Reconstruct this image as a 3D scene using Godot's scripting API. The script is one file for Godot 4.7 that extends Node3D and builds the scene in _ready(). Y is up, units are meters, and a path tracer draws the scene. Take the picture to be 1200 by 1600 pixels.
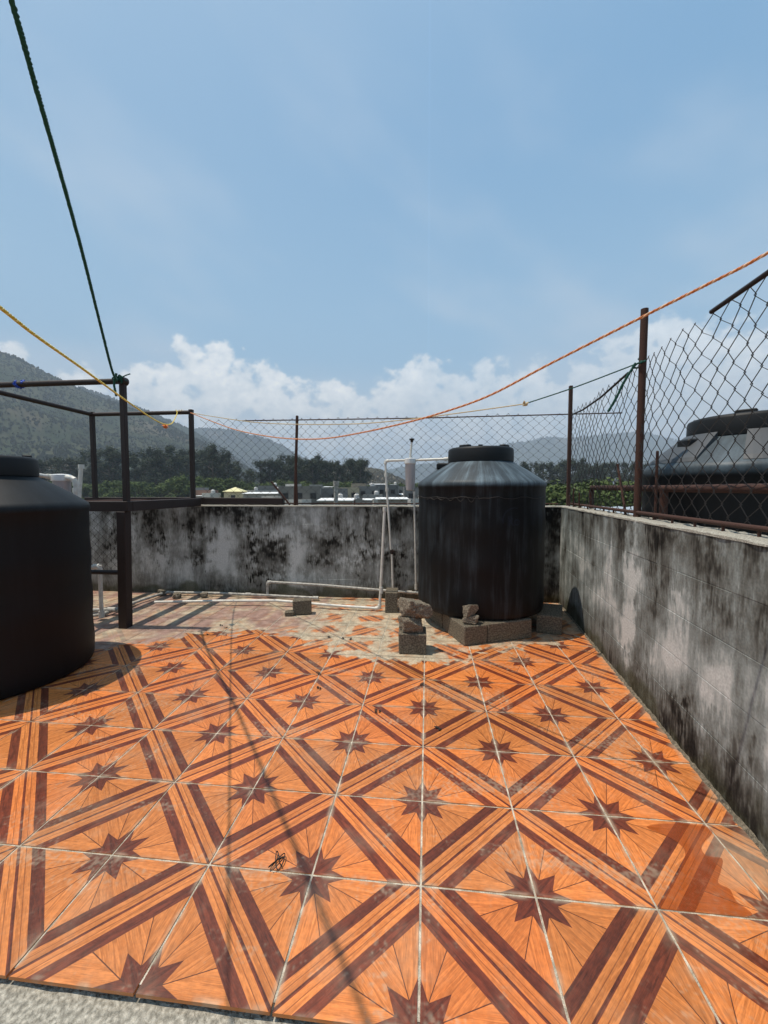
extends Node3D
# A tiled flat roof with water tanks, block parapets, wire fences and clothes lines, hills behind.

const T := 0.333333                       # side of a floor tile
const CAM := Vector3(1.3476, 1.1860, 0.8311)
const FPX := 639.09                       # focal length in pixels of the 1200 x 1600 photograph
const SUN := Vector3(0.312, -1.0, -0.02)   # the way sunlight travels
const ZB := -3.52                         # inner face of the back parapet
const WA := 2.4024                        # inner face of the right parapet: x = WA + WB * z
const WB := -0.08824
const GROUND := -7.0
var cr: Vector3; var cu: Vector3; var cf: Vector3
var rng := RandomNumberGenerator.new()
var used := {}
var M := {}

# ---------------------------------------------------------------- pixels to places
func ray(px: float, py: float) -> Vector3:
	return cr * ((px - 600.0) / FPX) + cu * ((800.0 - py) / FPX) + cf
func on_h(px: float, py: float, h := 0.0) -> Vector3:
	var d := ray(px, py)
	return CAM + d * ((h - CAM.y) / d.y)
func on_z(px: float, py: float, z: float) -> Vector3:
	var d := ray(px, py)
	return CAM + d * ((z - CAM.z) / d.z)
func at_depth(px: float, py: float, depth: float) -> Vector3:
	return CAM + ray(px, py) * depth
func wall_x(z: float, off := 0.0) -> float:
	return WA + WB * z + off

# ---------------------------------------------------------------- meshes
class MB:
	var v := PackedVector3Array()
	var n := PackedVector3Array()
	var uv := PackedVector2Array()
	var uv2 := PackedVector2Array()
	var c := PackedColorArray()
	var idx := PackedInt32Array()
	func vert(p: Vector3, nn: Vector3, u := Vector2.ZERO, u2 := Vector2.ZERO, col := Color.WHITE) -> int:
		v.append(p); n.append(nn); uv.append(u); uv2.append(u2); c.append(col)
		return v.size() - 1
	func face(pts: Array, out: Vector3, uvs := [], col := Color.WHITE, u2s := []) -> void:
		var nn: Vector3 = Vector3.ZERO
		for i in range(1, pts.size() - 1):
			nn += (pts[i] - pts[0]).cross(pts[i + 1] - pts[0])
		if nn.length() < 1e-12: return
		nn = nn.normalized()
		var flip := nn.dot(out) < 0.0
		if flip: nn = -nn
		var base := v.size()
		for i in pts.size():
			vert(pts[i], nn, uvs[i] if uvs.size() > i else Vector2(pts[i].x, pts[i].z), u2s[i] if u2s.size() > i else Vector2.ZERO, col)
		for i in range(1, pts.size() - 1):
			if flip: idx.append_array([base, base + i, base + i + 1])
			else: idx.append_array([base, base + i + 1, base + i])
	func box(at: Vector3, size: Vector3, bevel := 0.0, turn := Basis.IDENTITY, jit := 0.0, r: RandomNumberGenerator = null, col := Color.WHITE, uvf = null) -> void:
		var h := size * 0.5
		var b := minf(bevel, minf(h.x, minf(h.y, h.z)) * 0.9)
		var corner := {}
		for sx in [-1, 1]:
			for sy in [-1, 1]:
				for sz in [-1, 1]:
					var j := Vector3.ZERO
					if r and jit > 0.0: j = Vector3(r.randf_range(-jit, jit), r.randf_range(-jit, jit), r.randf_range(-jit, jit))
					var tri := []
					for a in 3:
						var p := Vector3((h.x - (b if a != 0 else 0.0)) * sx, (h.y - (b if a != 1 else 0.0)) * sy, (h.z - (b if a != 2 else 0.0)) * sz)
						tri.append(at + turn * (p + j))
					corner[Vector3i(sx, sy, sz)] = tri
		var put := func(pts: Array, out: Vector3):
			var uvs := []
			if uvf != null:
				for p in pts: uvs.append(uvf.call(p))
			face(pts, turn * out, uvs, col)
		for a in 3:
			var a1 := (a + 1) % 3
			var a2 := (a + 2) % 3
			for s in [-1, 1]:
				var pts := []
				for q in [[-1, -1], [1, -1], [1, 1], [-1, 1]]:
					var k := [0, 0, 0]
					k[a] = s; k[a1] = q[0]; k[a2] = q[1]
					pts.append(corner[Vector3i(k[0], k[1], k[2])][a])
				var o := Vector3.ZERO
				o[a] = s
				put.call(pts, o)
			if b > 0.0:
				for s1 in [-1, 1]:
					for s2 in [-1, 1]:
						var k1 := [0, 0, 0]
						var k2 := [0, 0, 0]
						k1[a1] = s1; k1[a2] = s2; k1[a] = -1
						k2[a1] = s1; k2[a2] = s2; k2[a] = 1
						var c1 = corner[Vector3i(k1[0], k1[1], k1[2])]
						var c2 = corner[Vector3i(k2[0], k2[1], k2[2])]
						var o2 := Vector3.ZERO
						o2[a1] = s1; o2[a2] = s2
						put.call([c1[a1], c2[a1], c2[a2], c1[a2]], o2)
		if b > 0.0:
			for k in corner:
				put.call(corner[k], Vector3(k))
	func tube(pts: Array, radius, sides := 8, caps := true, col := Color.WHITE) -> void:
		var m := pts.size()
		var up := Vector3.UP
		var d0: Vector3 = (pts[1] - pts[0]).normalized()
		if absf(d0.dot(up)) > 0.95: up = Vector3.RIGHT
		var side: Vector3 = d0.cross(up).normalized()
		var base := v.size()
		var run := 0.0
		for i in m:
			var d: Vector3
			if i == 0: d = (pts[1] - pts[0]).normalized()
			elif i == m - 1: d = (pts[i] - pts[i - 1]).normalized()
			else: d = ((pts[i + 1] - pts[i]).normalized() + (pts[i] - pts[i - 1]).normalized()).normalized()
			if i > 0: run += pts[i].distance_to(pts[i - 1])
			side = (side - d * side.dot(d)).normalized()
			var other := side.cross(d)
			var rr: float = radius[i] if radius is Array else radius
			for k in sides + 1:
				var a := TAU * k / sides
				var nn := side * cos(a) + other * sin(a)
				vert(pts[i] + nn * rr, nn, Vector2(float(k) / sides, run), Vector2.ZERO, col)
		for i in m - 1:
			for k in sides:
				var a := base + i * (sides + 1) + k
				var b2 := a + sides + 1
				idx.append_array([a, b2, a + 1, a + 1, b2, b2 + 1])
		# make the winding agree with the normals
		if m > 1:
			var i0 := idx.size() - (m - 1) * sides * 6
			var fn := (v[idx[i0 + 1]] - v[idx[i0]]).cross(v[idx[i0 + 2]] - v[idx[i0]])
			if fn.dot(n[idx[i0]]) > 0.0:
				for j in range(i0, idx.size(), 3):
					var t := idx[j + 1]
					idx[j + 1] = idx[j + 2]
					idx[j + 2] = t
		if caps:
			for e in [0, m - 1]:
				var ring := []
				for k in sides: ring.append(v[base + e * (sides + 1) + k])
				var dd: Vector3 = (pts[0] - pts[1]) if e == 0 else (pts[m - 1] - pts[m - 2])
				face(ring, dd, [], col)
	func lathe(profile: Array, segs := 48, at := Vector3.ZERO) -> void:
		var total := 0.0
		for i in range(1, profile.size()): total += profile[i].distance_to(profile[i - 1])
		var run := 0.0
		for i in profile.size() - 1:
			var a: Vector2 = profile[i]
			var b: Vector2 = profile[i + 1]
			var len := a.distance_to(b)
			var dn := Vector2(b.y - a.y, -(b.x - a.x)).normalized()
			var na := dn
			var nb := dn
			if i > 0:
				var p: Vector2 = profile[i - 1]
				var dp := Vector2(a.y - p.y, -(a.x - p.x)).normalized()
				if dp.dot(dn) > 0.72: na = (dp + dn).normalized()
			if i < profile.size() - 2:
				var q: Vector2 = profile[i + 2]
				var dq := Vector2(q.y - b.y, -(q.x - b.x)).normalized()
				if dq.dot(dn) > 0.72: nb = (dq + dn).normalized()
			var base := v.size()
			for k in segs + 1:
				var t := TAU * k / segs
				var o := Vector3(cos(t), 0, sin(t))
				vert(at + o * a.x + Vector3.UP * a.y, o * na.x + Vector3.UP * na.y, Vector2(float(k) / segs, 1.0 - run / total))
				vert(at + o * b.x + Vector3.UP * b.y, o * nb.x + Vector3.UP * nb.y, Vector2(float(k) / segs, 1.0 - (run + len) / total))
			for k in segs:
				var j := base + k * 2
				for tri in [[j, j + 1, j + 2], [j + 2, j + 1, j + 3]]:
					var fn := (v[tri[1]] - v[tri[0]]).cross(v[tri[2]] - v[tri[0]])
					if fn.dot(n[tri[0]] + n[tri[1]] + n[tri[2]]) > 0.0: idx.append_array([tri[0], tri[2], tri[1]])
					else: idx.append_array(tri)
			run += len
	func mesh(with_color := false, with_uv2 := false) -> ArrayMesh:
		var a := []
		a.resize(Mesh.ARRAY_MAX)
		a[Mesh.ARRAY_VERTEX] = v; a[Mesh.ARRAY_NORMAL] = n; a[Mesh.ARRAY_TEX_UV] = uv; a[Mesh.ARRAY_INDEX] = idx
		if with_uv2: a[Mesh.ARRAY_TEX_UV2] = uv2
		if with_color: a[Mesh.ARRAY_COLOR] = c
		var m := ArrayMesh.new()
		m.add_surface_from_arrays(Mesh.PRIMITIVE_TRIANGLES, a)
		return m

# ---------------------------------------------------------------- naming
func numbered(called: String) -> String:
	var k: int = used.get(called, 0)
	used[called] = k + 1
	return called if k == 0 else "%s_%03d" % [called, k]
func tag(o: Node, label: String, category: String, group := "", kind := "") -> void:
	o.set_meta("label", label)
	o.set_meta("category", category)
	if group: o.set_meta("group", group)
	if kind: o.set_meta("kind", kind)
func thing(called: String, label: String, category: String, at := Vector3.ZERO, group := "") -> Node3D:
	var o := Node3D.new()
	o.name = numbered(called)
	add_child(o)
	o.position = at
	tag(o, label, category, group)
	return o
func put(m: Mesh, called: String, mat: Material, parent: Node = null) -> MeshInstance3D:
	var o := MeshInstance3D.new()
	o.mesh = m
	o.material_override = mat
	o.name = called if parent else numbered(called)
	(parent if parent else self).add_child(o, true)
	return o
func solo(m: Mesh, called: String, mat: Material, label: String, category: String, group := "") -> MeshInstance3D:
	var o := put(m, called, mat)
	tag(o, label, category, group)
	return o
func structure(m: Mesh, called: String, mat: Material) -> MeshInstance3D:
	var o := put(m, called, mat)
	o.set_meta("kind", "structure")
	return o

# ---------------------------------------------------------------- materials
func s8(r: int, g: int, b: int) -> Color: return Color8(r, g, b)
func noise_img(w: int, h: int, freq: float, seed_: int, oct := 4, kind := FastNoiseLite.TYPE_SIMPLEX_SMOOTH, seamless := false) -> Image:
	var f := FastNoiseLite.new()
	f.noise_type = kind
	f.frequency = freq
	f.fractal_octaves = oct
	f.seed = seed_
	var im := f.get_seamless_image(w, h) if seamless else f.get_image(w, h)
	im.convert(Image.FORMAT_L8)
	return im
func stretched(w: int, h: int, sw: int, sh: int, freq: float, seed_: int, oct := 4) -> PackedByteArray:
	var im := noise_img(sw, sh, freq, seed_, oct)
	im.resize(w, h, Image.INTERPOLATE_CUBIC)
	return im.get_data()
func tex(im: Image) -> ImageTexture: return ImageTexture.create_from_image(im)
func normal_tex(seed_: int, freq: float, strength: float, size := 512) -> ImageTexture:
	var im := noise_img(size, size, freq, seed_, 5, FastNoiseLite.TYPE_SIMPLEX_SMOOTH, true)
	im.convert(Image.FORMAT_RGBA8)
	im.bump_map_to_normal_map(strength)
	return tex(im)
func speckle_tex(a: Color, b: Color, seed_: int, freq: float, size := 512, contrast := 1.6) -> ImageTexture:
	var d := noise_img(size, size, freq, seed_, 5, FastNoiseLite.TYPE_SIMPLEX_SMOOTH, true).get_data()
	var e := noise_img(size, size, 0.35, seed_ + 7, 2, FastNoiseLite.TYPE_SIMPLEX, true).get_data()
	var out := PackedByteArray()
	out.resize(size * size * 3)
	for i in size * size:
		var t := clampf(((d[i] * 0.7 + e[i] * 0.3) / 255.0 - 0.5) * contrast + 0.5, 0.0, 1.0)
		out[i * 3] = int(lerpf(a.r8, b.r8, t)); out[i * 3 + 1] = int(lerpf(a.g8, b.g8, t)); out[i * 3 + 2] = int(lerpf(a.b8, b.b8, t))
	return tex(Image.create_from_data(size, size, false, Image.FORMAT_RGB8, out))
func mat(col: Color, rough := 0.8, metal := 0.0, t: Texture2D = null, scale := 1.0, nrm: Texture2D = null, nscale := 1.0) -> StandardMaterial3D:
	var m := StandardMaterial3D.new()
	m.albedo_color = col
	m.roughness = rough
	m.metallic = metal
	if t: m.albedo_texture = t
	if nrm:
		m.normal_enabled = true
		m.normal_texture = nrm
		m.normal_scale = nscale
	if t or nrm:
		m.uv1_triplanar = true
		m.uv1_world_triplanar = true
		m.uv1_scale = Vector3.ONE * scale
	return m

func tile_print() -> ImageTexture:
	# the printed wood marquetry of one floor tile: a diagonal band and two quarter stars
	var S := 768
	var grain := noise_img(S, S, 0.02, 11, 4).get_data()
	var fn := FastNoiseLite.new()
	fn.frequency = 1.0; fn.fractal_octaves = 3; fn.seed = 5
	var out := PackedByteArray()
	out.resize(S * S * 3)
	var rp := 0.325
	var rn := 0.175
	var c22 := Vector2(cos(PI / 8), sin(PI / 8)) * rn
	var edge := Vector2(rp, 0) - c22
	for j in S:
		var v := (j + 0.5) / S
		for i in S:
			var u := (i + 0.5) / S
			var d := (u - v) * 0.70711
			var ad := absf(d)
			var col := Vector3(0.79, 0.475, 0.25)
			var dark := false
			var along := 0.0
			var across := 0.0
			var seam := 0.0
			var tone := 0.0
			if ad < 0.205:
				along = (u + v) * 0.70711
				across = d
				dark = ad > 0.102 or ad < 0.012
				tone = 0.03 if d > 0 else -0.02
				if absf(ad - 0.057) < 0.0035: seam = 0.35
			else:
				var q := Vector2(1.0 - u, v) if d > 0 else Vector2(u, 1.0 - v)
				var r := q.length()
				var a := atan2(q.y, q.x)
				var k := roundf(a / (PI / 4))
				var la := absf(a - k * PI / 4)
				var p := Vector2(cos(la), sin(la)) * r
				dark = r < 0.001 or (r < rp and edge.cross(p - c22) < 0.0)
				var ax := Vector2(cos(k * PI / 4), sin(k * PI / 4))
				along = q.dot(ax) + k * 3.7 + (9.0 if d > 0 else 0.0)
				across = q.cross(ax)
				tone = sin(k * 2.3 + (1.0 if d > 0 else 2.4)) * 0.03
				if (PI / 8 - la) * r < 0.0035 and not dark: seam = 0.75
				if dark: across *= 0.6
			var g := fn.get_noise_2d(along * 2.6 + 4.0, across * 34.0)
			var ring := sin((across * 70.0 + g * 5.0 + along * 2.0))
			var fine := fn.get_noise_2d(along * 9.0, across * 190.0 + 31.0)
			var w := g * 0.10 + ring * 0.045 + fine * 0.09 + tone + (grain[j * S + i] / 255.0 - 0.5) * 0.10
			if dark: col = Vector3(0.41, 0.20, 0.13) * (1.0 + w * 1.8)
			else: col = col * (1.0 + w * 1.15) - Vector3(0, 0.02, 0.03) * maxf(0.0, -ring) * 0.7
			col = col.lerp(Vector3(0.22, 0.10, 0.07), seam)
			var o := (j * S + i) * 3
			out[o] = int(clampf(col.x, 0, 1) * 255); out[o + 1] = int(clampf(col.y, 0, 1) * 255); out[o + 2] = int(clampf(col.z, 0, 1) * 255)
	var im := Image.create_from_data(S, S, false, Image.FORMAT_RGB8, out)
	im.generate_mipmaps()
	return tex(im)

const FX0 := -3.3
const FX1 := 2.9
const FZ0 := -3.62
const FZ1 := 0.1
func stain_print() -> ImageTexture:
	# cement film, mortar splashes and scuffs lying on the tiles, over the whole floor
	var W := 1240
	var H := 744
	var n1 := noise_img(W, H, 0.012, 21, 5).get_data()
	var n2 := noise_img(W, H, 0.05, 22, 4).get_data()
	var n3 := noise_img(W, H, 0.25, 23, 3).get_data()
	var n4 := stretched(W, H, W, H / 5, 0.03, 24, 4)
	var n5 := stretched(W, H, W / 4, H, 0.02, 27, 4)
	var bx := [-3.3, -1.3, -0.75, -0.35, 0.1, 0.5, 0.75, 1.2, 1.65, 2.15, 2.5, 2.9]
	var bz := [-1.6, -1.75, -2.12, -2.3, -2.36, -2.2, -1.95, -1.88, -2.08, -2.3, -2.5, -2.6]
	var out := PackedByteArray()
	out.resize(W * H * 4)
	for i in W:
		var x := lerpf(FX0, FX1, (i + 0.5) / W)
		var zb := -2.0
		for k in bx.size() - 1:
			if x >= bx[k] and x <= bx[k + 1]:
				zb = lerpf(bz[k], bz[k + 1], (x - bx[k]) / (bx[k + 1] - bx[k]))
		var tx := absf(fposmod(x / T, 1.0) - 0.5) * 2.0
		for j in H:
			var z := lerpf(FZ0, FZ1, (j + 0.5) / H)
			var p := j * W + i
			var a1 := n1[p] / 255.0
			var a2 := n2[p] / 255.0
			var a3 := n3[p] / 255.0
			var a4 := n4[p] / 255.0
			var tz := absf(fposmod(-z / T, 1.0) - 0.5) * 2.0
			var rim := maxf(tx, tz)
			var over := (zb - z) + (a1 - 0.5) * 0.28 + (a2 - 0.5) * 0.22
			var film := smoothstep(-0.03, 0.05, over)
			var mauve := smoothstep(0.45, 0.15, x + (a1 - 0.5) * 0.7)
			var left := 0.76 + 0.30 * a2 + (a4 - 0.5) * 0.5
			var bare := smoothstep(0.72, 0.38, rim + (a2 - 0.5) * 0.7 + (a1 - 0.5) * 0.5)
			var right := clampf(0.9 - 0.72 * bare + (a3 - 0.5) * 0.5, 0.0, 1.0)
			if x > 1.6: right *= 0.75
			var al := film * lerpf(right, left, mauve)
			al = maxf(al, 0.85 * smoothstep(0.06, 0.0, absf(over - 0.03)) * smoothstep(0.42, 0.62, a2))
			# thin scuffs and dust
			al = maxf(al, 0.5 * smoothstep(0.60, 0.80, a4 * 0.5 + a3 * 0.5) * smoothstep(0.45, 0.7, a1))
			al = maxf(al, smoothstep(0.45, 0.8, a1 * 0.7 + a2 * 0.3) * 0.12)
			al = maxf(al, smoothstep(0.90, 0.99, rim) * smoothstep(0.35, 0.7, a2) * 0.45)
			al = maxf(al, 0.30 * smoothstep(0.62, 0.78, n5[p] / 255.0 * 0.6 + a3 * 0.4))
			# splashes of mortar along the foot of the right parapet
			var dw := WA + WB * z - x
			al = maxf(al, smoothstep(0.05 + 0.10 * (a2 - 0.5), 0.0, dw) * 0.45)
			var near := Vector2(x - 2.36, (z + 0.52) * 1.0).length()
			al = maxf(al, smoothstep(0.17, 0.07, near + (a2 - 0.5) * 0.14) * 0.38)
			var col := Vector3(0.70, 0.655, 0.565).lerp(Vector3(0.60, 0.49, 0.445), mauve * smoothstep(0.3, 0.65, a1 * 0.5 + a4 * 0.5) * film)
			col *= 0.80 + 0.38 * a3 * a2 + 0.16 * a2
			var o := p * 4
			out[o] = int(clampf(col.x, 0, 1) * 255); out[o + 1] = int(clampf(col.y, 0, 1) * 255); out[o + 2] = int(clampf(col.z, 0, 1) * 255)
			out[o + 3] = int(clampf(al, 0, 1) * 255)
	return tex(Image.create_from_data(W, H, false, Image.FORMAT_RGBA8, out))

func wall_print(W: int, H: int, length: float, seed_: int, marks: Array, base: Color, mould: float, sp := 1.0) -> ImageTexture:
	# whitewash, black mould runs, lime streaks on a parapet; marks = [s0, s1, y0, y1, strength] (+ dark, - pale), metres
	var blot := noise_img(W, H, 0.008, seed_, 5).get_data()
	var mid := noise_img(W, H, 0.03, seed_ + 1, 4).get_data()
	var fine := noise_img(W, H, 0.22, seed_ + 2, 3).get_data()
	var run := stretched(W, H, W, H / 9, 0.028, seed_ + 3, 5)
	var run2 := stretched(W, H, W, H / 4, 0.15, seed_ + 4, 3)
	var drip := noise_img(W, 1, 0.02, seed_ + 5, 5).get_data()
	var out := PackedByteArray()
	out.resize(W * H * 3)
	for i in W:
		var s := (i + 0.5) / W * length
		var near := []
		for m in marks:
			if s > m[0] - 0.2 and s < m[1] + 0.2: near.append(m)
		var dl := 0.10 + 0.55 * maxf(0.0, drip[i] / 255.0 - 0.35)
		for j in H:
			var y := 1.0 - (j + 0.5) / H
			var p := j * W + i
			var b := blot[p] / 255.0
			var m := mid[p] / 255.0
			var f := fine[p] / 255.0
			var r := run[p] / 255.0
			var r2 := run2[p] / 255.0
			var k := (b - 0.5) * 1.45 + (r - 0.5) * 0.65 + (m - 0.5) * 0.85 * sp + (r2 - 0.5) * 0.40 * sp
			k += mould
			k += smoothstep(dl + 0.20, dl - 0.12, 1.0 - y + (m - 0.5) * 0.25) * 0.46
			k += smoothstep(0.30, 0.0, y + (m - 0.5) * 0.22 + (b - 0.5) * 0.25) * 0.42
			for q in near:
				var e: float = (m - 0.5) * 0.16 + (r2 - 0.5) * 0.10
				var inside := smoothstep(-0.05, 0.05, minf(minf(s - q[0], q[1] - s) + e, minf(y - q[2], q[3] - y) * 0.7 + e * 1.3))
				k += q[4] * inside
			var g := k + (f - 0.5) * 0.40 * sp + (r2 - 0.5) * 0.25
			var dark := smoothstep(-0.30, 0.95, g)
			var black := smoothstep(0.45, 1.35, g + (m - 0.5) * 0.5 * sp)
			var pale := smoothstep(0.0, -0.75, g)
			var col := Vector3(base.r, base.g, base.b) * (0.84 + 0.32 * f + 0.16 * (m - 0.5))
			col = col.lerp(Vector3(0.785, 0.79, 0.775) * (0.88 + 0.24 * f), pale * 0.9)
			col = col.lerp(Vector3(0.30, 0.29, 0.265) * (0.7 + 0.6 * f), dark * 0.88)
			col = col.lerp(Vector3(0.09, 0.085, 0.08) * (0.6 + 1.0 * f), black * 0.82)
			var moss := smoothstep(0.12, 0.02, y + (b - 0.5) * 0.25)
			col = col.lerp(Vector3(0.20, 0.20, 0.13) * (0.7 + 0.6 * f), moss * 0.55)
			var o := p * 3
			out[o] = int(clampf(col.x, 0, 1) * 255); out[o + 1] = int(clampf(col.y, 0, 1) * 255); out[o + 2] = int(clampf(col.z, 0, 1) * 255)
	return tex(Image.create_from_data(W, H, false, Image.FORMAT_RGB8, out))

func tank_print(seed_: int, dust: float, top: float, emblem: bool) -> ImageTexture:
	# black polyethylene with pale dust runs; v 0 is the top of the shoulder, 1 the foot
	var W := 1024
	var H := 512
	var run := stretched(W, H, W, H / 16, 0.05, seed_, 4)
	var run2 := stretched(W, H, W, H / 10, 0.2, seed_ + 1, 3)
	var blot := noise_img(W, H, 0.01, seed_ + 2, 4).get_data()
	var fine := noise_img(W, H, 0.2, seed_ + 3, 3).get_data()
	var out := PackedByteArray()
	out.resize(W * H * 3)
	for j in H:
		var v := (j + 0.5) / H
		var onTop := smoothstep(0.205, 0.19, v)
		for i in W:
			var p := j * W + i
			var r := run[p] / 255.0
			var r2 := run2[p] / 255.0
			var b := blot[p] / 255.0
			var f := fine[p] / 255.0
			var k := smoothstep(0.45, 0.95, r * 0.55 + b * 0.35 + r2 * 0.25) * dust
			k += onTop * top * (0.72 + 0.26 * (r2 * 0.35 + r * 0.65 - 0.5) + 0.3 * (b - 0.5))
			k += smoothstep(0.78, 0.9, r2 * 0.6 + f * 0.4) * dust * 0.35
			var col := Vector3(0.045, 0.048, 0.054).lerp(Vector3(0.44, 0.51, 0.55), clampf(k, 0, 1))
			if emblem:
				var x := -(i - 292) * 0.003375
				var y := -(j - 171) * 0.0039
				if absf(x) < 0.13 and absf(y) < 0.13 and worn_mark(x, y): col = col.lerp(Vector3(0.13, 0.15, 0.21), 0.30 + 0.45 * f)
			col *= 0.9 + 0.2 * f
			var o := p * 3
			out[o] = int(clampf(col.x, 0, 1) * 255); out[o + 1] = int(clampf(col.y, 0, 1) * 255); out[o + 2] = int(clampf(col.z, 0, 1) * 255)
	return tex(Image.create_from_data(W, H, false, Image.FORMAT_RGB8, out))

func worn_mark(x: float, y: float) -> bool:
	# what is left of the maker's mark: part of a ring and two letters
	if absf(Vector2(x, y).length() - 0.10) < 0.006 and x < 0.03 and y > -0.02: return true
	if x > -0.056 and x < -0.044 and absf(y) < 0.036: return true
	if absf(Vector2(x + 0.040, y - 0.017).length() - 0.017) < 0.005 and x > -0.048: return true
	if y < 0.0 and y > -0.036 and absf(x + 0.040 - (-y) * 0.75) < 0.007: return true
	return absf(Vector2(x - 0.018, y + 0.012).length() - 0.021) < 0.006
func sky_print() -> ImageTexture:
	# air and clouds by direction: clear blue, white haze low down, cumulus heaps over the hills
	var W := 4096
	var H := 2048
	var w0 := 512
	var h0 := 256
	var f := FastNoiseLite.new()
	f.seed = 77; f.frequency = 1.0; f.fractal_octaves = 5
	var soft := Image.create(w0, h0, false, Image.FORMAT_RGBF)
	for j in h0:
		var el := PI * 0.5 - PI * (j + 0.5) / h0
		for i in w0:
			var az := wrapf(TAU * (i + 0.5) / w0, -PI, PI)
			soft.set_pixel(i, j, air(az, el, f))
	soft.resize(W, H, Image.INTERPOLATE_CUBIC)
	# heaps: azimuth, elevation and radius from where each stands in the photograph
	var puffs := []
	for q in [[285, 540, 17], [300, 560, 24], [345, 562, 30], [330, 590, 45], [375, 585, 30], [420, 602, 34], [430, 640, 50], [262, 590, 34], [225, 590, 24], [250, 630, 50], [340, 640, 70], [200, 600, 22], [140, 612, 40], [100, 590, 18], [20, 550, 26], [-30, 545, 40], [-90, 560, 60], [470, 622, 26], [520, 614, 24], [545, 620, 22], [500, 650, 40], [560, 645, 40], [600, 622, 30], [640, 590, 24], [668, 584, 26], [640, 620, 46], [700, 610, 34], [760, 590, 26], [775, 612, 38], [735, 640, 50], [830, 600, 34], [850, 635, 50], [920, 600, 46], [965, 560, 34], [1005, 535, 34], [1050, 530, 38], [1040, 570, 60], [1100, 560, 60], [1160, 575, 70], [1240, 560, 80], [1330, 560, 90]]:
		var d := ray(q[0], q[1]).normalized()
		var e := ray(q[0] + q[2] * 0.7, q[1] + q[2] * 0.7).normalized()
		puffs.append([d, d.angle_to(e), atan2(d.x, -d.z), asin(d.y)])
	var r2 := RandomNumberGenerator.new()
	r2.seed = 9
	for k in 150:   # the same kind of heaps all round the horizon
		var az := r2.randf_range(1.15, TAU - 1.25)
		var el := r2.randf_range(0.02, 0.13) + 0.05 * sin(az * 5.0)
		var d := Vector3(sin(az) * cos(el), sin(el), -cos(az) * cos(el))
		puffs.append([d, r2.randf_range(0.03, 0.08), wrapf(az, -PI, PI), el])
	var buckets := {}
	for q in puffs:
		for b in range(int(floor((q[2] - q[1] * 2.0) * 12.0)), int(floor((q[2] + q[1] * 2.0) * 12.0)) + 1):
			if not buckets.has(b): buckets[b] = []
			buckets[b].append(q)
	f.fractal_octaves = 6
	f.fractal_gain = 0.56
	var top_row := int(H * (0.5 - 0.36 / PI))
	for j in range(top_row, H / 2 + 2):
		var el := PI * 0.5 - PI * (j + 0.5) / H
		var ce := cos(el)
		for i in W:
			var az := wrapf(TAU * (i + 0.5) / W, -PI, PI)
			var list: Array = buckets.get(int(floor(az * 12.0)), [])
			if list.is_empty(): continue
			var d := Vector3(sin(az) * ce, sin(el), -cos(az) * ce)
			var best := -1.0
			var lit := 0.0
			for q in list:
				var dx: float = wrapf(az - q[2], -PI, PI) * ce
				var dy: float = el - q[3]
				if dy < 0.0: dy *= 0.38
				var g: float = 1.0 - sqrt(dx * dx + dy * dy) / q[1]
				if g > -0.9:
					if g > best: best = g
					lit += maxf(0.0, g + 0.2) * clampf(dy / q[1] + 0.35, -0.3, 1.0)
			if best < -0.9: continue
			var n := f.get_noise_3d(d.x * 15.0, d.y * 20.0, d.z * 15.0)
			var m := f.get_noise_3d(d.x * 42.0 + 9.0, d.y * 50.0, d.z * 42.0)
			var dens := best + n * 0.95 + m * 0.35
			var a := smoothstep(-0.12, 0.46, dens)
			if a <= 0.0: continue
			a *= smoothstep(-0.02, 0.07, el) * (1.0 - 0.35 * smoothstep(-0.25, 0.15, az) * smoothstep(1.2, 0.7, az))
			var bright := clampf(0.30 + 0.42 * lit + n * 0.50 + m * 0.32, 0.0, 1.0)
			var c := Color(0.78, 0.87, 0.95).lerp(Color(1.28, 1.29, 1.28), bright)
			a *= lerpf(0.72, 0.97, bright)
			var o := soft.get_pixel(i, j)
			soft.set_pixel(i, j, o.lerp(c, a))
	return tex(soft)
func air(az: float, el: float, f: FastNoiseLite) -> Color:
	# linear sky colour
	var e := clampf(el / (PI * 0.5), 0.0, 1.0)
	var c := Color(0.78, 0.88, 0.97)
	c = c.lerp(Color(0.37, 0.62, 0.87), smoothstep(0.03, 0.20, e))
	c = c.lerp(Color(0.195, 0.435, 0.735), smoothstep(0.16, 0.50, e))
	c = c.lerp(Color(0.17, 0.365, 0.66), smoothstep(0.45, 1.0, e))
	var d := Vector3(sin(az) * cos(el), sin(el), -cos(az) * cos(el))
	var toward := maxf(0.0, d.dot(-SUN.normalized()))
	c = c.lerp(Color(0.62, 0.80, 0.98), 0.85 * pow(toward, 3.0))
	var veil := f.get_noise_3d(d.x * 1.5 + 3.1, d.y * 3.4 + d.x * 1.2, d.z * 1.5) * 0.5 + 0.5
	c = c.lerp(Color(0.66, 0.78, 0.92), 0.62 * smoothstep(0.40, 0.80, veil) * smoothstep(0.75, 0.12, e))
	if el < 0.0: c = Color(0.42, 0.44, 0.44)
	return c

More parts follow.
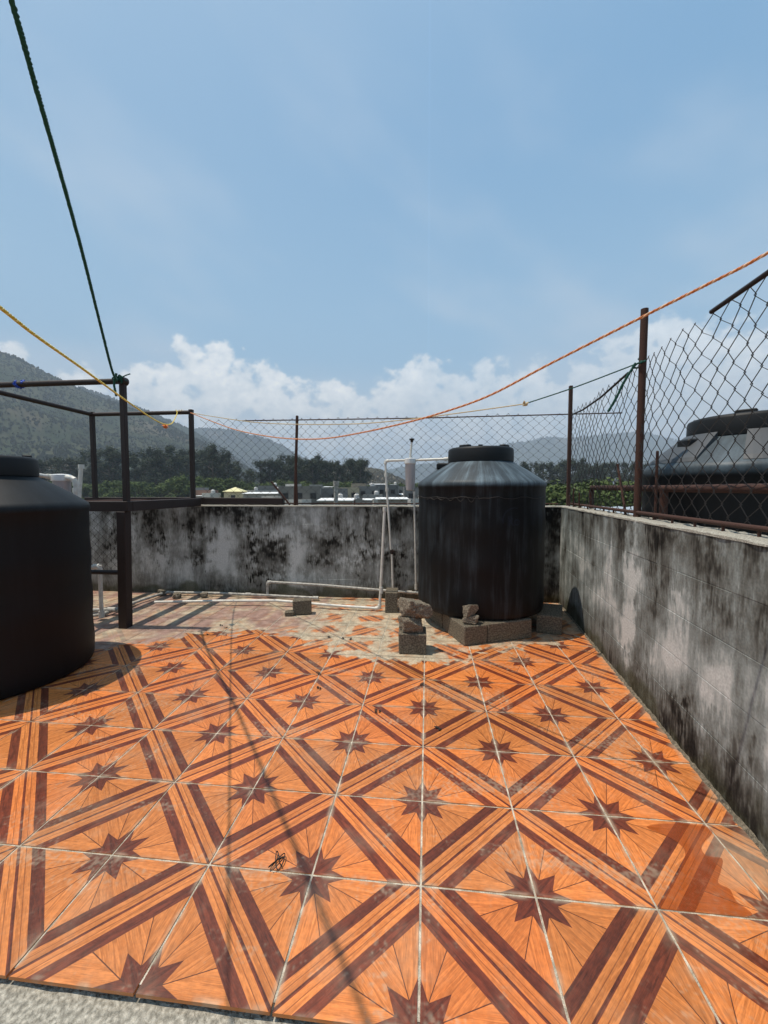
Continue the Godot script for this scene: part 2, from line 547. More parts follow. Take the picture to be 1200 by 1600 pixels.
# ---------------------------------------------------------------- the scene
func _ready() -> void:
	rng.seed = 4
	# camera
	var yaw := -0.105127526
	var pitch := 0.0563433
	var roll := -0.0017495
	cf = Vector3(sin(yaw) * cos(pitch), -sin(pitch), -cos(yaw) * cos(pitch))
	var r0 := Vector3(cos(yaw), 0, sin(yaw))
	var u0 := r0.cross(cf)
	cr = r0 * cos(roll) + u0 * sin(roll)
	cu = -r0 * sin(roll) + u0 * cos(roll)
	var cam := Camera3D.new()
	cam.name = "camera"
	cam.transform = Transform3D(Basis(cr, cu, -cf), CAM)
	cam.fov = rad_to_deg(2.0 * atan(800.0 / FPX))
	cam.near = 0.05
	cam.far = 40000.0
	add_child(cam)
	cam.current = true
	# sky, haze, exposure
	var env := Environment.new()
	env.background_mode = Environment.BG_SKY
	var sky := Sky.new()
	var pan := PanoramaSkyMaterial.new()
	pan.panorama = sky_print()
	sky.sky_material = pan
	env.sky = sky
	env.background_energy_multiplier = 0.9
	env.tonemap_mode = Environment.TONE_MAPPER_LINEAR
	env.tonemap_exposure = 1.0
	env.fog_enabled = true
	env.fog_density = 0.00034
	env.fog_light_color = Color(0.87, 0.935, 1.0)
	env.sdfgi_enabled = true
	env.ssao_enabled = true
	env.ssil_enabled = true
	var we := WorldEnvironment.new()
	we.name = "world_environment"
	we.environment = env
	add_child(we)
	# sun: high, from the left
	var sun := DirectionalLight3D.new()
	sun.name = "sun"
	var dir := SUN.normalized()
	var zx := -dir
	var xx := Vector3(0, 0, 1).cross(zx).normalized()
	sun.transform = Transform3D(Basis(xx, zx.cross(xx), zx), Vector3(0, 30, 0))
	sun.light_energy = 1.5
	sun.light_color = Color(1.0, 0.955, 0.89)
	sun.light_angular_distance = 0.5
	sun.shadow_enabled = true
	add_child(sun)
	print("sky done ", Time.get_ticks_msec())
	materials()
	print("materials done ", Time.get_ticks_msec())
	land()
	floor_tiles()
	parapets()
	print("structure done ", Time.get_ticks_msec())
	steel_frame()
	fences()
	tanks()
	blocks()
	pipes()
	ropes()
	small_things()
	neighbour()
	print("objects done ", Time.get_ticks_msec())
	town()
	trees()
	print("all done ", Time.get_ticks_msec())

func materials() -> void:
	var rough_n := normal_tex(3, 0.06, 5.0)
	var grit_n := normal_tex(8, 0.25, 7.0)
	var print_t := tile_print()
	var stain := stain_print()
	M.tile = []
	for k in 7:
		var m := StandardMaterial3D.new()
		m.albedo_texture = print_t
		m.albedo_color = [Color(1, 1, 1), Color(0.95, 0.94, 0.95), Color(1.0, 0.97, 0.93), Color(0.93, 0.95, 0.97), Color(0.99, 0.99, 0.99), Color(0.90, 0.92, 0.93), Color(0.97, 0.93, 0.90)][k]
		m.roughness = 0.42
		m.metallic_specular = 0.45
		m.detail_enabled = true
		m.detail_albedo = stain
		m.detail_blend_mode = BaseMaterial3D.BLEND_MODE_MIX
		m.detail_uv_layer = BaseMaterial3D.DETAIL_UV_2
		m.normal_enabled = true
		m.normal_texture = rough_n
		m.normal_scale = 0.10
		M.tile.append(m)
	M.grout = mat(Color.WHITE, 0.95, 0, speckle_tex(s8(142, 134, 118), s8(224, 216, 198), 31, 0.03), 1.3, grit_n, 0.6)
	M.concrete = mat(Color.WHITE, 0.95, 0, speckle_tex(s8(112, 108, 98), s8(196, 190, 176), 32, 0.05), 2.2, rough_n, 1.2)
	M.mortar = mat(Color.WHITE, 0.95, 0, speckle_tex(s8(105, 102, 92), s8(205, 200, 188), 37, 0.06), 4.0, rough_n, 1.2)
	M.block = mat(Color.WHITE, 0.95, 0, speckle_tex(s8(82, 74, 61), s8(166, 154, 133), 33, 0.05, 512, 1.9), 2.2, grit_n, 2.0)
	M.stone = mat(Color.WHITE, 0.95, 0, speckle_tex(s8(88, 80, 67), s8(182, 170, 150), 34, 0.06, 512, 1.9), 2.4, grit_n, 2.0)
	var bw := func(t: ImageTexture) -> StandardMaterial3D:
		var m := mat(Color.WHITE, 0.96)
		m.albedo_texture = t
		return m
	# marks on the back parapet, metres from its left end and from the floor
	var bm := [[1.05, 1.28, 0.45, 0.98, 0.5], [1.45, 1.52, 0.50, 0.95, 0.35], [1.98, 2.22, 0.38, 0.66, 0.50], [1.60, 1.66, 0.44, 0.58, 0.6], [2.72, 3.10, 0.22, 0.62, 0.62], [2.55, 2.72, 0.30, 0.85, 0.25], [3.35, 3.95, 0.38, 0.66, 0.45], [3.9, 4.35, 0.12, 0.5, 0.4], [2.15, 2.5, 0.25, 0.86, -0.40], [3.12, 3.30, 0.05, 0.97, -0.55], [3.3, 4.2, 0.06, 0.30, -0.30], [1.3, 2.0, 0.1, 0.5, -0.25], [3.35, 3.5, 0.55, 0.95, -0.3], [5.2, 6.1, 0.0, 1.0, 0.45], [2.2, 3.1, 0.78, 1.0, 0.22], [4.0, 5.2, 0.5, 1.0, 0.30]]
	M.wall_back = bw.call(wall_print(1920, 320, 6.1, 51, bm, Color(0.60, 0.605, 0.585), -0.06, 0.8))
	# right parapet, metres from its near end (z = 1.4)
	var rm := [[3.05, 3.22, 0.15, 0.92, -0.75], [3.35, 3.5, 0.3, 0.98, -0.35], [2.45, 2.7, 0.35, 0.9, -0.30], [4.0, 4.6, 0.25, 0.85, -0.18], [1.6, 2.5, 0.0, 0.22, 0.35], [2.5, 3.1, 0.0, 0.2, 0.3], [2.0, 2.9, 0.72, 1.0, 0.28], [1.9, 2.3, 0.35, 0.6, -0.25]]
	M.wall_right = bw.call(wall_print(1700, 320, 5.05, 61, rm, Color(0.545, 0.57, 0.56), -0.02, 0.6))
	M.wall_left = bw.call(wall_print(800, 256, 3.6, 71, [], Color(0.52, 0.51, 0.48), 0.05))
	for k in ["wall_back", "wall_right", "wall_left"]:
		var m: StandardMaterial3D = M[k]
		m.metallic_specular = 0.2
	M.steel = mat(Color.WHITE, 0.62, 0.1, speckle_tex(s8(20, 15, 14), s8(52, 31, 24), 35, 0.04), 6.0, rough_n, 0.5)
	M.rust = mat(Color.WHITE, 0.85, 0.0, speckle_tex(s8(36, 22, 17), s8(92, 54, 38), 36, 0.05), 6.0, rough_n, 0.8)
	M.wire = mat(s8(58, 54, 52), 0.6, 0.35)
	M.tank = mat(Color.WHITE, 0.55)
	M.tank.albedo_texture = tank_print(81, 0.32, 0.66, true)
	M.tank_clean = mat(Color.WHITE, 0.55)
	M.tank_clean.albedo_texture = tank_print(85, 0.05, 0.16, false)
	M.tank_far = mat(Color.WHITE, 0.5)
	M.tank_far.albedo_texture = tank_print(88, 0.06, 0.76, false)
	M.lid = mat(s8(26, 28, 30), 0.55)
	for k in [M.tank, M.tank_clean, M.tank_far, M.lid]: k.metallic_specular = 0.35
	M.rib_grey = mat(s8(62, 66, 70), 0.55)
	M.pvc = mat(Color.WHITE, 0.45, 0, speckle_tex(s8(196, 192, 180), s8(226, 224, 216), 38, 0.02, 256), 3.0)
	M.pvc_old = mat(Color.WHITE, 0.6, 0, speckle_tex(s8(120, 118, 112), s8(206, 202, 192), 39, 0.03, 256), 3.0)
	M.filter = mat(s8(214, 214, 212), 0.35)
	M.bowl = mat(s8(178, 172, 172), 0.3)
	M.black = mat(s8(22, 22, 23), 0.5)
	M.green_rope = mat(s8(14, 74, 62), 0.8)
	M.yellow_rope = mat(s8(206, 176, 52), 0.75)
	M.orange_rope = mat(s8(214, 118, 52), 0.75)
	M.orange_rope.albedo_color = s8(206, 122, 66)
	M.orange_pale = mat(s8(234, 188, 150), 0.75)
	M.yellow_pale = mat(s8(228, 208, 120), 0.75)
	M.pale_rope = mat(s8(214, 196, 158), 0.8)
	M.blue = mat(s8(30, 70, 168), 0.6)
	M.orange_rag = mat(s8(206, 110, 40), 0.85)
	M.leaf_litter = mat(s8(38, 30, 26), 0.9)
	M.leafy = StandardMaterial3D.new()
	M.leafy.vertex_color_use_as_albedo = true
	M.leafy.roughness = 0.85
	M.leafy.metallic_specular = 0.2
	M.leafy.backlight_enabled = true
	M.leafy.backlight = Color(0.25, 0.3, 0.15)
	M.hill = StandardMaterial3D.new()
	M.hill.vertex_color_use_as_albedo = true
	M.hill.roughness = 1.0
	M.hill.metallic_specular = 0.0
	M.bark = mat(s8(92, 84, 76), 0.95)
	M.ground = mat(Color.WHITE, 1.0, 0, speckle_tex(s8(74, 78, 46), s8(128, 112, 84), 40, 0.02), 0.02)
	M.glass = mat(s8(24, 26, 30), 0.15)
	var w := mat(Color(0.62, 0.26, 0.0, 0.45), 0.05)
	w.transparency = BaseMaterial3D.TRANSPARENCY_ALPHA
	M.water = w

func putw(m: Mesh, called: String, mt: Material, parent: Node3D) -> MeshInstance3D:
	var o := put(m, called, mt, parent)
	if parent.get_parent() == self: o.position = -parent.position
	return o

# ---------------------------------------------------------------- land and hills
func hill(label: String, crest: Array, depth: float, near: float, cols: Array, seed_: int, rough: float, step := 6.0) -> void:
	var f := FastNoiseLite.new()
	f.seed = seed_
	f.frequency = 3.0 / depth
	f.fractal_octaves = 6
	var mb := MB.new()
	var x0: float = crest[0][0]
	var x1: float = crest[crest.size() - 1][0]
	var nu := int((x1 - x0) / step)
	var nv := 40
	var rows := []
	for i in nu + 1:
		var px := lerpf(x0, x1, float(i) / nu)
		var py := 764.0
		for k in crest.size() - 1:
			if px >= crest[k][0] and px <= crest[k + 1][0]:
				var t: float = (px - crest[k][0]) / (crest[k + 1][0] - crest[k][0])
				py = lerpf(crest[k][1], crest[k + 1][1], t)
		var top := at_depth(px, py, depth)
		var col := []
		for j in nv + 4:
			var t := minf(1.0, float(j) / nv)
			var d := lerpf(near, depth, t)
			var p := CAM + (top - CAM) * (d / depth)
			var y := lerpf(GROUND, top.y, pow(t, 1.35))
			var nz := f.get_noise_2d(p.x, p.z)
			y += nz * rough * (top.y - GROUND) * sin(clampf(t, 0, 1) * PI) + f.get_noise_2d(p.x * 6.0, p.z * 6.0) * rough * 0.10 * (top.y - GROUND) * t
			if j > nv:
				var b := float(j - nv) / 3.0
				p = CAM + (top - CAM) * (1.0 + b * 0.5)
				y = lerpf(top.y, GROUND, b)
			p.y = y
			var g := clampf(f.get_noise_2d(p.x * 2.0 + 900.0, p.z * 2.0) * 1.3 + f.get_noise_2d(p.x * 9.0, p.z * 9.0 + 40.0) * 0.7 + 0.5, 0, 1)
			var dry := smoothstep(0.15, 0.45, f.get_noise_2d(p.x * 1.6 - 300.0, p.z * 1.6 + 70.0))
			var c: Color = cols[0].lerp(cols[1], g).lerp(cols[2], dry * 0.7)
			col.append([p, c])
		rows.append(col)
	for i in nu + 1:
		for j in nv + 4:
			var a: Vector3 = rows[mini(i + 1, nu)][j][0] - rows[maxi(i - 1, 0)][j][0]
			var b: Vector3 = rows[i][mini(j + 1, nv + 3)][0] - rows[i][maxi(j - 1, 0)][0]
			var nn := a.cross(b).normalized()
			if nn.y < 0: nn = -nn
			mb.vert(rows[i][j][0], nn, Vector2.ZERO, Vector2.ZERO, rows[i][j][1])
	var st := nv + 4
	for i in nu:
		for j in nv + 3:
			var a := i * st + j
			var fn := (mb.v[a + st] - mb.v[a]).cross(mb.v[a + 1] - mb.v[a])
			if fn.y > 0: mb.idx.append_array([a, a + 1, a + st, a + 1, a + st + 1, a + st])
			else: mb.idx.append_array([a, a + st, a + 1, a + 1, a + st, a + st + 1])
	var o := structure(mb.mesh(true), "hill", M.hill)
	o.set_meta("label", label)
	# scrub and trees on the slope, too many to count
	var blob := MB.new()
	var rr := RandomNumberGenerator.new()
	rr.seed = seed_
	for k in 14:
		var dd := Vector3(rr.randf_range(-1, 1), rr.randf_range(-0.2, 1.0), rr.randf_range(-1, 1)).normalized()
		var s1 := dd.cross(Vector3(rr.randf_range(-1, 1), rr.randf_range(-1, 1), rr.randf_range(-1, 1))).normalized()
		var s2 := dd.cross(s1)
		var ce := dd * 0.42 + Vector3.UP * 0.4
		blob.face([ce + s1 * 0.42, ce + s2 * 0.42, ce - s1 * 0.42, ce - s2 * 0.42], dd)
	var count := int(rough * 150000.0)
	var mm := MultiMesh.new()
	mm.transform_format = MultiMesh.TRANSFORM_3D
	mm.use_colors = true
	mm.mesh = blob.mesh()
	mm.instance_count = count
	for k in count:
		var i := rr.randi_range(0, nu - 1)
		var j := rr.randi_range(3, nv - 1) if rr.randf() < 0.93 else nv - 1
		var u := rr.randf()
		var v := rr.randf()
		var p: Vector3 = rows[i][j][0].lerp(rows[i + 1][j][0], u).lerp(rows[i][j + 1][0].lerp(rows[i + 1][j + 1][0], u), v)
		var g := f.get_noise_2d(p.x * 2.0 + 900.0, p.z * 2.0)
		var size := depth * rr.randf_range(0.0014, 0.0036) * (1.0 + g)
		mm.set_instance_transform(k, Transform3D(Basis(Vector3.UP, rr.randf() * TAU).scaled(Vector3(size, size * rr.randf_range(0.8, 1.7), size)), p - Vector3.UP * size * 0.1))
		mm.set_instance_color(k, cols[0].lerp(cols[1], rr.randf() * 0.8) * rr.randf_range(0.85, 1.1))
	var veg := MultiMeshInstance3D.new()
	veg.multimesh = mm
	veg.material_override = M.leafy
	veg.name = numbered("hillside_scrub")
	add_child(veg)
	tag(veg, "scrub and small trees covering " + label, "scrub", "", "stuff")

func land() -> void:
	var g := MB.new()
	var R := 4600.0
	g.face([Vector3(-R, GROUND, R), Vector3(R, GROUND, R), Vector3(R, GROUND, -R), Vector3(-R, GROUND, -R)], Vector3.UP)
	structure(g.mesh(), "ground", M.ground)
	var green := Color(0.034, 0.046, 0.028)
	var olive := Color(0.062, 0.066, 0.042)
	var dryc := Color(0.125, 0.105, 0.075)
	hill("the steep mountain slope behind the steel frame", [[-700, 640], [-450, 590], [-300, 555], [-150, 540], [-60, 538], [0, 549], [21, 557], [49, 570], [73, 583], [95, 592], [115, 602], [136, 613], [170, 625], [210, 640], [245, 654], [273, 667], [301, 684], [330, 700], [360, 716], [400, 738], [440, 764]], 1000.0, 330.0, [green, olive, dryc], 101, 0.13)
	hill("the wooded ridge just beyond the mountain slope", [[20, 640], [80, 612], [131, 607], [175, 622], [238, 644], [259, 654], [297, 670], [330, 690], [380, 722], [420, 764]], 1500.0, 1050.0, [green, Color(0.075, 0.09, 0.05), dryc], 102, 0.06)
	hill("the long blue ridge behind the wire fence", [[180, 700], [260, 680], [309, 669], [322, 669], [357, 673], [390, 680], [415, 687], [440, 696], [457, 706], [477, 718], [520, 737], [560, 764]], 2500.0, 1700.0, [green, olive, dryc], 103, 0.06)
	hill("the low brown hill between the tall trees and the filter", [[380, 764], [440, 742], [500, 735], [567, 731], [593, 733], [627, 749], [660, 764]], 620.0, 330.0, [Color(0.09, 0.085, 0.055), Color(0.17, 0.14, 0.10), dryc], 104, 0.05)
	hill("the pale far mountains above the round tank", [[520, 764], [600, 735], [651, 726], [677, 724], [720, 708], [760, 700], [792, 694], [824, 690], [857, 683], [889, 685], [940, 680], [1002, 674], [1060, 690], [1130, 682], [1200, 700], [1300, 720], [1420, 764]], 3300.0, 2400.0, [green, olive, dryc], 105, 0.05)

# ---------------------------------------------------------------- floor
func clip(poly: Array, a: Vector2, n: Vector2) -> Array:
	var out := []
	for i in poly.size():
		var p: Vector2 = poly[i]
		var q: Vector2 = poly[(i + 1) % poly.size()]
		var dp := (p - a).dot(n)
		var dq := (q - a).dot(n)
		if dp <= 0: out.append(p)
		if (dp < 0 and dq > 0) or (dp > 0 and dq < 0): out.append(p.lerp(q, dp / (dp - dq)))
	return out
func floor_tiles() -> void:
	var b := MB.new()
	b.box(Vector3(-0.25, -3.5013, -1.885), Vector3(6.5, 6.9974, 3.73))
	var slab := structure(b.mesh(), "floor", M.grout)
	slab.set_meta("label", "roof floor of orange wood print tiles with star motifs")
	var gap := 0.0034
	for r in 11:
		for c in range(-10, 9):
			var poly := [Vector2(c * T + gap, -r * T - gap), Vector2((c + 1) * T - gap, -r * T - gap), Vector2((c + 1) * T - gap, -(r + 1) * T + gap), Vector2(c * T + gap, -(r + 1) * T + gap)]
			if r == 0: poly[0].y = 0.0; poly[1].y = 0.0
			poly = clip(poly, Vector2(0, ZB - 0.01), Vector2(0, -1))
			if poly.size() < 3: continue
			poly = clip(poly, Vector2(WA + 0.01, 0), Vector2(1, -WB).normalized())
			if poly.size() < 3: continue
			var odd := (r + c) % 2 != 0
			var h := rng.randf_range(-0.0006, 0.0006)
			var tilt := Vector2(rng.randf_range(-0.002, 0.002), rng.randf_range(-0.002, 0.002))
			var mid := Vector2((c + 0.5) * T, -(r + 0.5) * T)
			var top := []
			var uvs := []
			var u2 := []
			var mb := MB.new()
			for p in poly:
				top.append(Vector3(p.x, h + (p - mid).dot(tilt), p.y))
				var u: float = (p.x - c * T) / T
				var v: float = (-p.y - r * T) / T
				uvs.append(Vector2(u if odd else 1.0 - u, v))
				u2.append(Vector2((p.x - FX0) / (FX1 - FX0), (p.y - FZ0) / (FZ1 - FZ0)))
			mb.face(top, Vector3.UP, uvs, Color.WHITE, u2)
			for k in poly.size():
				var l := (k + 1) % poly.size()
				var a: Vector3 = top[k]
				var e: Vector3 = top[l]
				var dn := Vector3(0, -0.009, 0)
				mb.face([a, e, e + dn, a + dn], (a + e) * 0.5 - Vector3(mid.x, 0, mid.y), [Vector2(0.30, 0.72), Vector2(0.31, 0.72), Vector2(0.31, 0.73), Vector2(0.30, 0.73)], Color.WHITE, [u2[k], u2[l], u2[l], u2[k]])
			put(mb.mesh(false, true), "tile", M.tile[rng.randi() % 7], slab)
	# the rough concrete strip the tiles stop at
	var f := FastNoiseLite.new()
	f.seed = 12; f.frequency = 6.0; f.fractal_octaves = 4
	var led := MB.new()
	var nx := 120
	var nz := 36
	for i in nx + 1:
		for j in nz + 1:
			var p := Vector3(lerpf(-3.5, 2.35, float(i) / nx), 0, lerpf(-0.05, 1.6, float(j) / nz))
			p.y = -0.022 + f.get_noise_2d(p.x, p.z) * 0.006 + f.get_noise_2d(p.x * 6.0, p.z * 6.0) * 0.003
			led.vert(p, Vector3.UP)
	for i in nx:
		for j in nz:
			var a := i * (nz + 1) + j
			led.idx.append_array([a, a + nz + 1, a + 1, a + 1, a + nz + 1, a + nz + 2])
	for k in range(0, led.idx.size(), 3):
		var fn := (led.v[led.idx[k + 1]] - led.v[led.idx[k]]).cross(led.v[led.idx[k + 2]] - led.v[led.idx[k]])
		if fn.y > 0:
			var t := led.idx[k + 1]
			led.idx[k + 1] = led.idx[k + 2]
			led.idx[k + 2] = t
	var o := structure(led.mesh(), "concrete_ledge", M.concrete)
	o.set_meta("label", "rough grey concrete strip along the tile edge")

# ---------------------------------------------------------------- parapets
func block_wall(label: String, origin: Vector3, d: Vector3, n: Vector3, length: float, thick: float, mt: Material) -> Node3D:
	var w := thing("block_wall", label, "wall", origin, "parapet walls of the roof")
	var turn := Basis(d, Vector3.UP, n)
	var uvf := func(p: Vector3) -> Vector2:
		return Vector2((p - origin).dot(d) / length, 1.0 - p.y)
	var core := MB.new()
	core.box(origin + d * length * 0.5 + Vector3.UP * 0.4925 - n * thick * 0.5, Vector3(length, 0.985, thick - 0.0024), 0.0, turn, 0.0, null, Color.WHITE, uvf)
	putw(core.mesh(), "mortar", mt, w)
	for k in 5:
		var s := -0.2 if k % 2 else 0.0
		while s < length:
			var a := maxf(s, 0.0)
			var b := minf(s + 0.4, length)
			if b - a > 0.03:
				var mb := MB.new()
				var off := rng.randf_range(-0.0008, 0.0008)
				mb.box(origin + d * (a + b) * 0.5 + Vector3.UP * (k * 0.2 + 0.1) - n * (thick * 0.5 - off), Vector3(b - a - 0.0028, 0.1972, thick), 0.0014, turn, 0.0006, rng, Color.WHITE, uvf)
				putw(mb.mesh(), "block", mt, w)
			s += 0.4
	# uneven mortar coping
	var cap := MB.new()
	var f := FastNoiseLite.new()
	f.seed = int(length * 100); f.frequency = 3.0
	var m := int(length / 0.04)
	var prev := []
	for i in m + 1:
		var s := length * i / m
		var hh := 1.009 + f.get_noise_1d(s * 3.0) * 0.008 + f.get_noise_1d(s * 16.0) * 0.004
		var e := f.get_noise_1d(s * 9.0 + 50.0) * 0.006
		var ring := []
		for q in [[0.003 + e, 0.994], [0.002 + e, hh - 0.006], [-0.012, hh], [-thick + 0.012, hh], [-thick - 0.003, hh - 0.006], [-thick - 0.003, 0.985]]:
			ring.append(origin + d * s + Vector3.UP * q[1] + n * q[0])
		if i > 0:
			for k in 5:
				var o2: Vector3 = [n, n + Vector3.UP, Vector3.UP, Vector3.UP - n, -n][k]
				cap.face([prev[k], ring[k], ring[k + 1], prev[k + 1]], o2)
		prev = ring
	putw(cap.mesh(), "coping", M.mortar, w)
	return w
func parapets() -> void:
	var dr := Vector3(-WB, 0, -1).normalized()
	var nr := Vector3(-1, 0, WB).normalized()
	var w := block_wall("low grey block parapet streaked with mould, running beside the puddle", Vector3(wall_x(1.4), 0, 1.4), dr, nr, 5.05, 0.14, M.wall_right)
	# mortar fillet at its foot
	var f := FastNoiseLite.new()
	f.seed = 91; f.frequency = 7.0; f.fractal_octaves = 3
	var mb := MB.new()
	var prev := []
	for i in 201:
		var z := lerpf(1.0, -3.5, i / 200.0)
		var p := Vector3(wall_x(z), 0, z)
		var h := 0.012 + 0.010 * f.get_noise_1d(z * 4.0) + 0.006 * f.get_noise_1d(z * 19.0)
		var wd := 0.016 + 0.012 * f.get_noise_1d(z * 5.0 + 20.0) + 0.006 * f.get_noise_1d(z * 23.0)
		var ring := [p + Vector3(0.004, maxf(0.004, h), 0), p + nr * wd * 0.45 + Vector3.UP * maxf(0.003, h * 0.6), p + nr * maxf(0.005, wd) + Vector3.UP * -0.002]
		if i > 0:
			mb.face([prev[0], ring[0], ring[1], prev[1]], nr + Vector3.UP)
			mb.face([prev[1], ring[1], ring[2], prev[2]], nr + Vector3.UP)
		prev = ring
	putw(mb.mesh(), "mortar_fillet", M.block, w)
	block_wall("low block parapet with peeling whitewash and black mould under the wire fence", Vector3(-3.3, 0, ZB), Vector3(1, 0, 0), Vector3(0, 0, 1), 6.1, 0.14, M.wall_back)
	block_wall("low block parapet behind the clean black tank", Vector3(-3.3, 0, 0.1), Vector3(0, 0, -1), Vector3(1, 0, 0), 3.6, 0.14, M.wall_left)

# ---------------------------------------------------------------- steel frame round the stair hatch
func bar(mb: MB, a: Vector3, b: Vector3, w: float, h: float, bevel := 0.004) -> void:
	var d := (b - a).normalized()
	var up := Vector3.UP if absf(d.y) < 0.9 else Vector3(0, 0, -1)
	var sd := d.cross(up).normalized()
	up = sd.cross(d).normalized()
	mb.box((a + b) * 0.5, Vector3(a.distance_to(b), h, w), bevel, Basis(d, up, sd))
func barp(parent: Node3D, called: String, mt: Material, a: Vector3, b: Vector3, w: float, h: float) -> MeshInstance3D:
	var mb := MB.new()
	bar(mb, a, b, w, h)
	return putw(mb.mesh(), called, mt, parent)
func steel_frame() -> void:
	var o := thing("steel_frame", "dark rusty steel frame with posts and rails beside the clean black tank", "frame", Vector3(-1.22, 0, -2.38))
	var x1 := -1.22
	var x0 := -2.42
	var zf := -2.38
	var zk := -3.47
	barp(o, "post", M.steel, Vector3(x1 - 0.012, 0, zf), Vector3(x1 + 0.01, 1.0, zf), 0.078, 0.078)
	barp(o, "post", M.steel, Vector3(x1 + 0.04, 1.085, zf), Vector3(x1 + 0.045, 2.10, zf), 0.043, 0.043)
	barp(o, "post", M.steel, Vector3(x1 - 0.02, 1.085, zk), Vector3(x1 - 0.015, 2.06, zk), 0.043, 0.043)
	barp(o, "post", M.steel, Vector3(x0, 1.085, zk), Vector3(x0, 2.06, zk), 0.043, 0.043)
	barp(o, "post", M.steel, Vector3(x0 - 0.1, 0.0, zf), Vector3(x0 - 0.1, 2.1, zf), 0.055, 0.055)
	var rails := [[Vector3(x0 - 0.1, 2.085, zf), Vector3(x1 + 0.045, 2.085, zf), 0.024], [Vector3(x0, 2.03, zk), Vector3(x1 - 0.015, 2.03, zk), 0.022], [Vector3(x0 - 0.1, 2.07, zf), Vector3(x0, 2.03, zk), 0.022]]
	for r in rails:
		var mb := MB.new()
		mb.tube([r[0], r[1]], r[2], 12)
		putw(mb.mesh(), "rail", M.steel, o)
	var cap := MB.new()
	cap.tube([Vector3(x1 + 0.045, 2.085, zf - 0.03), Vector3(x1 + 0.045, 2.085, zf + 0.03)], 0.036, 14)
	putw(cap.mesh(), "corner_joint", M.steel, o)
	# the beams the posts stand on and the deck bars between them
	barp(o, "beam", M.steel, Vector3(x0 - 0.2, 1.043, zf), Vector3(x1 + 0.07, 1.043, zf), 0.07, 0.085)
	barp(o, "beam", M.steel, Vector3(x1 + 0.03, 1.043, zf - 0.037), Vector3(x1 + 0.03, 1.043, zk - 0.01), 0.075, 0.085)
	barp(o, "beam", M.steel, Vector3(x0 - 0.2, 1.055, ZB - 0.05), Vector3(x1 + 0.065, 1.055, ZB - 0.05), 0.07, 0.08)
	barp(o, "beam", M.steel, Vector3(x1 + 0.068, 1.053, ZB - 0.05), Vector3(-0.235, 1.050, ZB - 0.05), 0.07, 0.076)
	for x in [-1.50, -1.83, -2.13]:
		barp(o, "deck_bar", M.rust, Vector3(x, 1.05, zf - 0.037), Vector3(x, 1.05, ZB - 0.012), 0.085, 0.05)
	var rail := MB.new()
	rail.tube([Vector3(x0 - 0.2, 0.475, zf), Vector3(x1 - 0.045, 0.475, zf)], 0.020, 10)
	putw(rail.mesh(), "rail", M.steel, o)
	# a scrap of wire netting hung under the deck
	putw(netting(Vector3(-2.5, 0.36, -2.9), Vector3(1, 0, 0), 0.85, 0.62, 0.085, 0.08, 0.0022, 33), "wire_netting", M.wire, o)

# ---------------------------------------------------------------- fences
func netting(at: Vector3, d: Vector3, length: float, height: float, cw: float, ch: float, r: float, seed_: int, warp := 0.012) -> ArrayMesh:
	var f := FastNoiseLite.new()
	f.seed = seed_; f.frequency = 1.4; f.fractal_octaves = 3
	var nn := d.cross(Vector3.UP)
	var mb := MB.new()
	var cols := int(length / (cw * 0.5))
	var rows := int(height / (ch * 0.5))
	for k in cols:
		var pts := []
		for j in rows + 1:
			var i := k + (0 if (j + k) % 2 == 0 else 1)
			var s := i * cw * 0.5
			var y := j * ch * 0.5
			var free := float(j) / rows
			s += f.get_noise_2d(s * 2.0, y * 2.0) * warp * (0.4 + free)
			var dy := f.get_noise_2d(s * 1.5 + 40.0, y) * warp * 1.6 * free
			var over := 0.006 if i > k else -0.006
			pts.append(at + d * (s + over) + Vector3.UP * (y + dy) + nn * (f.get_noise_2d(s, y + 80.0) * warp * 1.5 + (r if (j % 2) == 0 else -r)))
		mb.tube(pts, r, 4, false)
	return mb.mesh()
